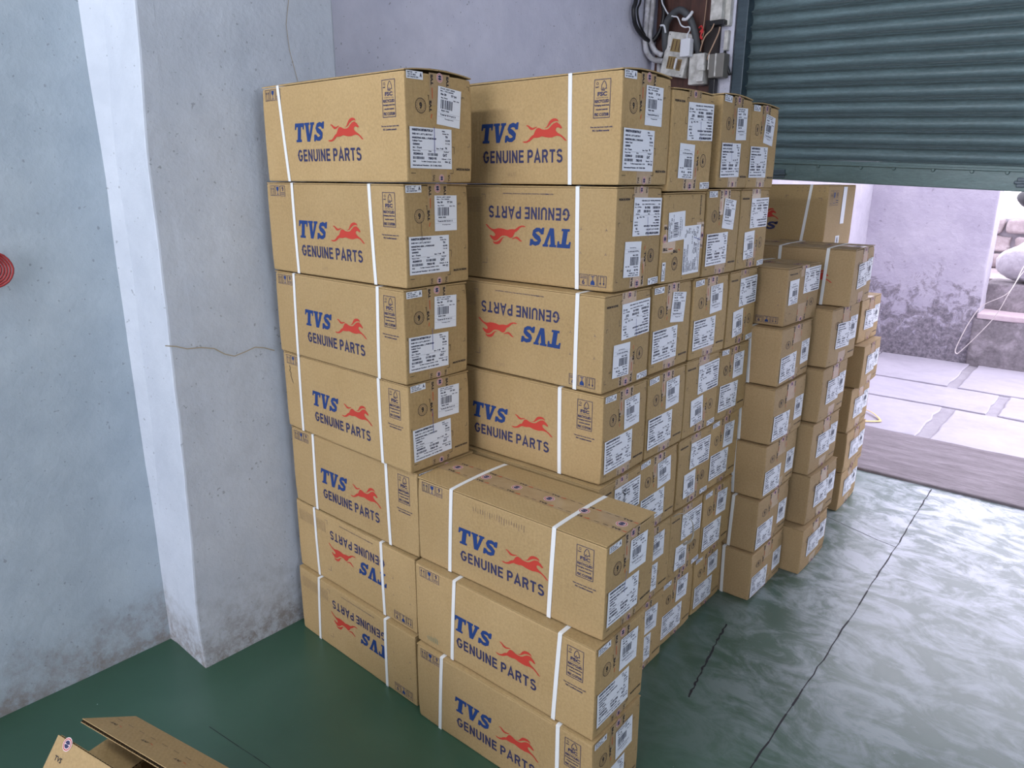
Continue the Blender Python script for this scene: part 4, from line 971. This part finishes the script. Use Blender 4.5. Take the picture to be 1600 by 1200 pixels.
for n, (x, y, yw, z, h) in BOX.items():
    s, lev = n[0], int(n[1]); kind = 2 if s in 'GHI' else 1
    W, H = (W1, H1) if kind == 1 else (W2, H2)
    rnd = random.Random(sum(map(ord, n))*31)
    flip = n in FLIP; orient = 'F' if flip else ('S' if n in SIDE else 'N')
    # base empty: the yaw pivots about the front right corner
    c_, s_ = math.cos(yw), math.sin(yw)
    root = empty('carton', (x+L-L*c_, y-L*s_, z), (0, 0, yw)); root.scale = (1, 1, h/H)
    cnt, where, grp = STK[s]
    st_ = 'upside-down ' if flip else ('sideways-labelled ' if n in SIDE else '')
    extra = {'A1': 'with a bowed lid, ', 'A4': 'with scribble, ', 'C1': 'with taped top, ', 'C2': 'with green smudges, '}.get(n, '')
    tag(root, f"{st_}brown carton {extra}{ORD[cnt][lev-1]} {where}", 'carton', grp)
    crown = CROWN.get(n, 0.0024); topvis = n in CROWN
    link('carton_body', body_mesh(kind, rnd.randrange(5), topvis), root)
    if topvis:
        link('top_flap', flap_mesh(kind, 0, crown), root); link('top_flap', flap_mesh(kind, 1, crown), root)
    else:
        link('top_flap', flap_mesh(kind, 0, crown), root); link('top_flap', flap_mesh(kind, 1, crown), root)
    tp = link('packing_tape', tape_mesh(kind, orient, crown, topvis), root)
    link('packing_tape', tape_mesh(kind, orient, crown, topvis, True), root)
    link('tape_print', tape_print(kind, orient, crown, topvis), tp)
    # prints
    if s in 'ABC': front_print(root, 1, B_FRONT if flip else A_FRONT, flip)
    elif n == 'H1': front_print(root, 2, H_FRONT, False)
    elif n == 'G1': front_print(root, 2, B_FRONT, True)
    link('printed_end', end_print(kind, orient), root)
    if kind == 1:
        o1 = put_label(root, ME_SHIP, 'shipping_label', 1, orient, .0785, .0765, rnd, 1.6)
        put_label(root, ME_BAR, 'barcode_label', 1, orient, .141, .176, rnd, 6)
        put_label(root, ME_COR, 'corner_label', 1, orient, .032, .236, rnd, 3)
    else:
        o1 = put_label(root, ME_SHIP, 'shipping_label', 2, orient, .079 if s == 'G' else .135, .058 if s == 'G' else .103, rnd, 2, 1.05, .98)
        put_label(root, ME_BAR, 'barcode_label', 2, orient, .238, .090 if s == 'G' else .115, rnd, 3)
    for xt, xb in STRAPS.get(n, []):
        if n == 'G1': pass
        link('strap', strap_mesh(W, H, xt, xb, crown), root)
    # pen strokes and smudges
    a = Art()
    if n == 'A1': a.line((.0871, .127), (.0869, .068), .0016, iPEN, 6)
    if n == 'A2': a.line((.050, .160), (.052, .112), .0012, iBLACK, 6)
    if n == 'A3': a.line((.090, .140), (.090, .082), .0014, iPEN, 6)
    if n == 'A4': a.line((.080, .168), (.082, .098), .0014, iPEN, 6)
    if n in ('B2', 'B3', 'D1', 'E1'): a.line((.075, .125), (.080, .075), .0012, iPEN, 6)
    if n == 'C1': a.pline([(.085, .150), (.080, .120), (.078, .095)], .0014, iPEN, 6)
    if n == 'B5': a.pline([(.09, .075), (.105, .085), (.095, .060), (.11, .05), (.09, .045)], .003, iBLACK, 6)
    if n == 'D2': a.pline([(.10, .02), (.11, .07)], .0014, iPEN, 6)
    if a.v: link('pen_mark', a.mesh('pen_mark', end_fn(W, H, orient, .0022)), root)
    a = Art()
    if n == 'A4':
        a.pline([(.033, .205), (.038, .195), (.031, .188), (.040, .180), (.036, .172), (.042, .160), (.048, .150)], .0022, iBLACK)
    if n == 'C2':
        for k in range(6): a.line((.045+k*.0075, .020), (.043+k*.0075, .036+rnd.uniform(-.004, .004)), .0022, iGR)
    if n == 'C1':
        for k in range(22):
            xx = .205+k*.0078; a.line((xx, .224-rnd.uniform(0, .004)), (xx, .212-rnd.uniform(0, .010)), rnd.uniform(.0006, .002), iFAINT)
    if n in ('B1', 'A2', 'B3'):
        for k in range(5): a.line((.25+k*.006, .026+rnd.uniform(0, .004)), (.25+k*.006, .019), .0007, iFAINT)
    if a.v: link('smudge', a.mesh('smudge', front_fn(W, H, False, .0009)), root)
    if n == 'E6':
        link('loose_strap_end', tube_me('ls', [(L+.004, .010, .245), (L+.03, .014, .262), (L+.06, .03, .235), (L+.055, .045, .17), (L+.02, .06, .13)], (.0045, .001), STRAP, 6), root)
# the carton standing on the hidden stack behind the second lower stack
for k in range(6):
    root = empty('carton', (0.17, 1.806, k*.2071)); root.scale = (1, W1/W2*.92, 1)
    tag(root, 'brown carton hidden behind the second lower stack, ' + ORD[6][5-k], 'carton', 'cartons hidden behind the second lower stack')
    link('carton_body', body_mesh(2, k % 3, False), root); link('top_flap', flap_mesh(2, 0, 0.0), root); link('top_flap', flap_mesh(2, 1, 0.0), root)
W0, H0 = .36, .258
root = empty('carton', (.343, 1.806, 1.2436), (0, 0, 0))
tag(root, 'large carton with one white strap, topmost by the doorway under the shutter', 'carton')
bm = box_bm(0, L, 0, W0, .0005, H0-.003, .005); slice_bm(bm, 10, 6, 5, (0, 0, 0), (L, W0, H0))
for v in bm.verts: v.co += Vector((noise.noise(v.co*12), noise.noise(v.co*12+Vector((5, 0, 0))), 0))*.001
link('carton_body', mesh_bm('carton_body', bm, CARD), root)
link('top_flap', mesh_bm('tf', box_bm(.001, L-.001, .001, W0/2-.001, H0-.003, H0, .0008), CARD), root)
link('top_flap', mesh_bm('tf', box_bm(.001, L-.001, W0/2+.001, W0-.001, H0-.003, H0, .0008), CARD), root)
a = Art(); a.rect(.165, H0*0, .195, 0.001, iPAPER)
a = Art()
def F0(a_, b_, l_): return (a_, -.0012-l_, b_)
horse(a, .275, .112, .85, iRED); tvs(a, .235, .070, .165, .034, iNAVY)
a.text('MANUFACTURED AND PACKED WITH CARE', .42, .024, .52, .030, iNAVY, .01); a.text('FOR THE SPARE PARTS DIVISION', .42, .015, .52, .021, iNAVY, .01)
a.pline([(.425, .205), (.425, .215), (.437, .215)], .001, iNAVY); a.pline([(.562, .205), (.575, .205), (.575, .195)], .001, iNAVY)
for x in (.47, .49, .51, .56, .58):
    for z in (.232, .245): a.line((x, z), (x+.005, z+.003), .001, iNAVY)
link('printed_front', a.mesh('printed_front', F0), root)
a = Art(); icons(a, .02, .175, .13, .235)
link('printed_end', a.mesh('printed_end', lambda p, q, l: (L+.0012+l, p, q)), root)
a = Art(); a.rect(.185, .095, .235, .250, iPAPER); a.rect(.150, .005, .200, .045, iPAPER); a.text('N', .165, .010, .185, .040, iINK, .04, 0, 1)
link('white_tape_patch', a.mesh('wt', lambda p, q, l: (L+.0014+l, p, q)), root)
link('strap', strap_mesh(W0, H0+GAP, .528, .506), root)

# ---------------------------------------------------------------- opened carton at the lower left
ang = math.atan2(.208, .978)
oc = empty('open_carton', (.314, -.848, 0), (0, 0, ang)); tag(oc, 'opened empty brown carton with raised flaps at the lower left corner', 'carton')
Lo, Wo, Ho = .60, .224, .25
bm = box_bm(0, Lo, -.005, 0, 0, Ho, .001)
box_bm(0, Lo, -Wo, -Wo+.005, 0, Ho, .001, bm); box_bm(0, .005, -Wo, 0, 0, Ho, .001, bm); box_bm(Lo-.005, Lo, -Wo, 0, 0, Ho, .001, bm); box_bm(0, Lo, -Wo, 0, 0, .006, .001, bm)
link('carton_body', mesh_bm('ob', bm, CARD), oc)
def flap_panel(name, p0, along, out, th=.0085, edge=True):
    """corrugated sheet: two liners and a wavy core between them"""
    p0, along, out = Vector(p0), Vector(along), Vector(out); n = along.cross(out).normalized()
    if n.z < 0: n = -n
    bm = bmesh.new()
    def sheet(o, t):
        q = [p0+n*o, p0+along+n*o, p0+along+out+n*o, p0+out+n*o]; r_ = [v+n*t for v in q]
        vs = [bm.verts.new(v) for v in q+r_]
        for f_ in ((0, 3, 2, 1), (4, 5, 6, 7), (0, 1, 5, 4), (1, 2, 6, 5), (2, 3, 7, 6), (3, 0, 4, 7)): bm.faces.new([vs[i] for i in f_])
    sheet(0, th*.16); sheet(th*.84, th*.16)
    o = link(name, mesh_bm(name, bm, CARD), oc)
    bm = bmesh.new(); N = int(along.length/.0042); pr = None
    for i in range(N+1):
        c = p0+along*i/N+n*(th*.5+th*.34*(1 if i % 2 else -1)); d = out*.997
        v1, v2 = bm.verts.new(c+out*.003), bm.verts.new(c+d)
        if pr: bm.faces.new((pr[0], v1, v2, pr[1]))
        pr = (v1, v2)
    link('fluting', mesh_bm('fl', bm, INSIDE), o)
    return o, n
def rotd(v): return v
# far long flap, hinged on the far edge and leaning in over the opening
dfx = Vector((0, -.118, .083))
o, nn = flap_panel('carton_flap', (0, 0, Ho+.001), (Lo, 0, 0), dfx)
a = Art()
for k in range(14):
    a.line((.012+k*.04, .060), (.030+k*.04, .060), .0013, iBLACK); 
for k in range(5):
    a.text('TVS', .03+k*.11, .086, .050+k*.11, .094, iBLACK, .02); a.line((.055+k*.11, .086), (.066+k*.11, .089), .002, iOR)
dn = dfx.normalized(); off = nn*.0072
link('tape_print', a.mesh('ft', lambda p, q, l: tuple(Vector((p, 0, Ho+.001))+dn*q+nn*(.0092+l))), o)
# near long flap
d2 = (Vector((.016*.978+.063*.208, -.016*.208+.063*.978, .082)))
o2, n2 = flap_panel('carton_flap', (0, -Wo, Ho+.001), (Lo, 0, 0), Vector((0, .064, .082)))
a = Art(); roundel(a, .040, .098, .014); a.text('TVS', .02, .060, .045, .070, iBLACK, .02)
dd = Vector((0, .064, .082)).normalized()
link('tape_print', a.mesh('ft', lambda p, q, l: tuple(Vector((p, -Wo, Ho+.001))+dd*q+n2*(.0092+l))), o2)
# short end flap folded slightly up
flap_panel('carton_flap', (.006, -Wo+.006, Ho-.002), (0, Wo-.012, 0), Vector((.105, 0, -.022)))
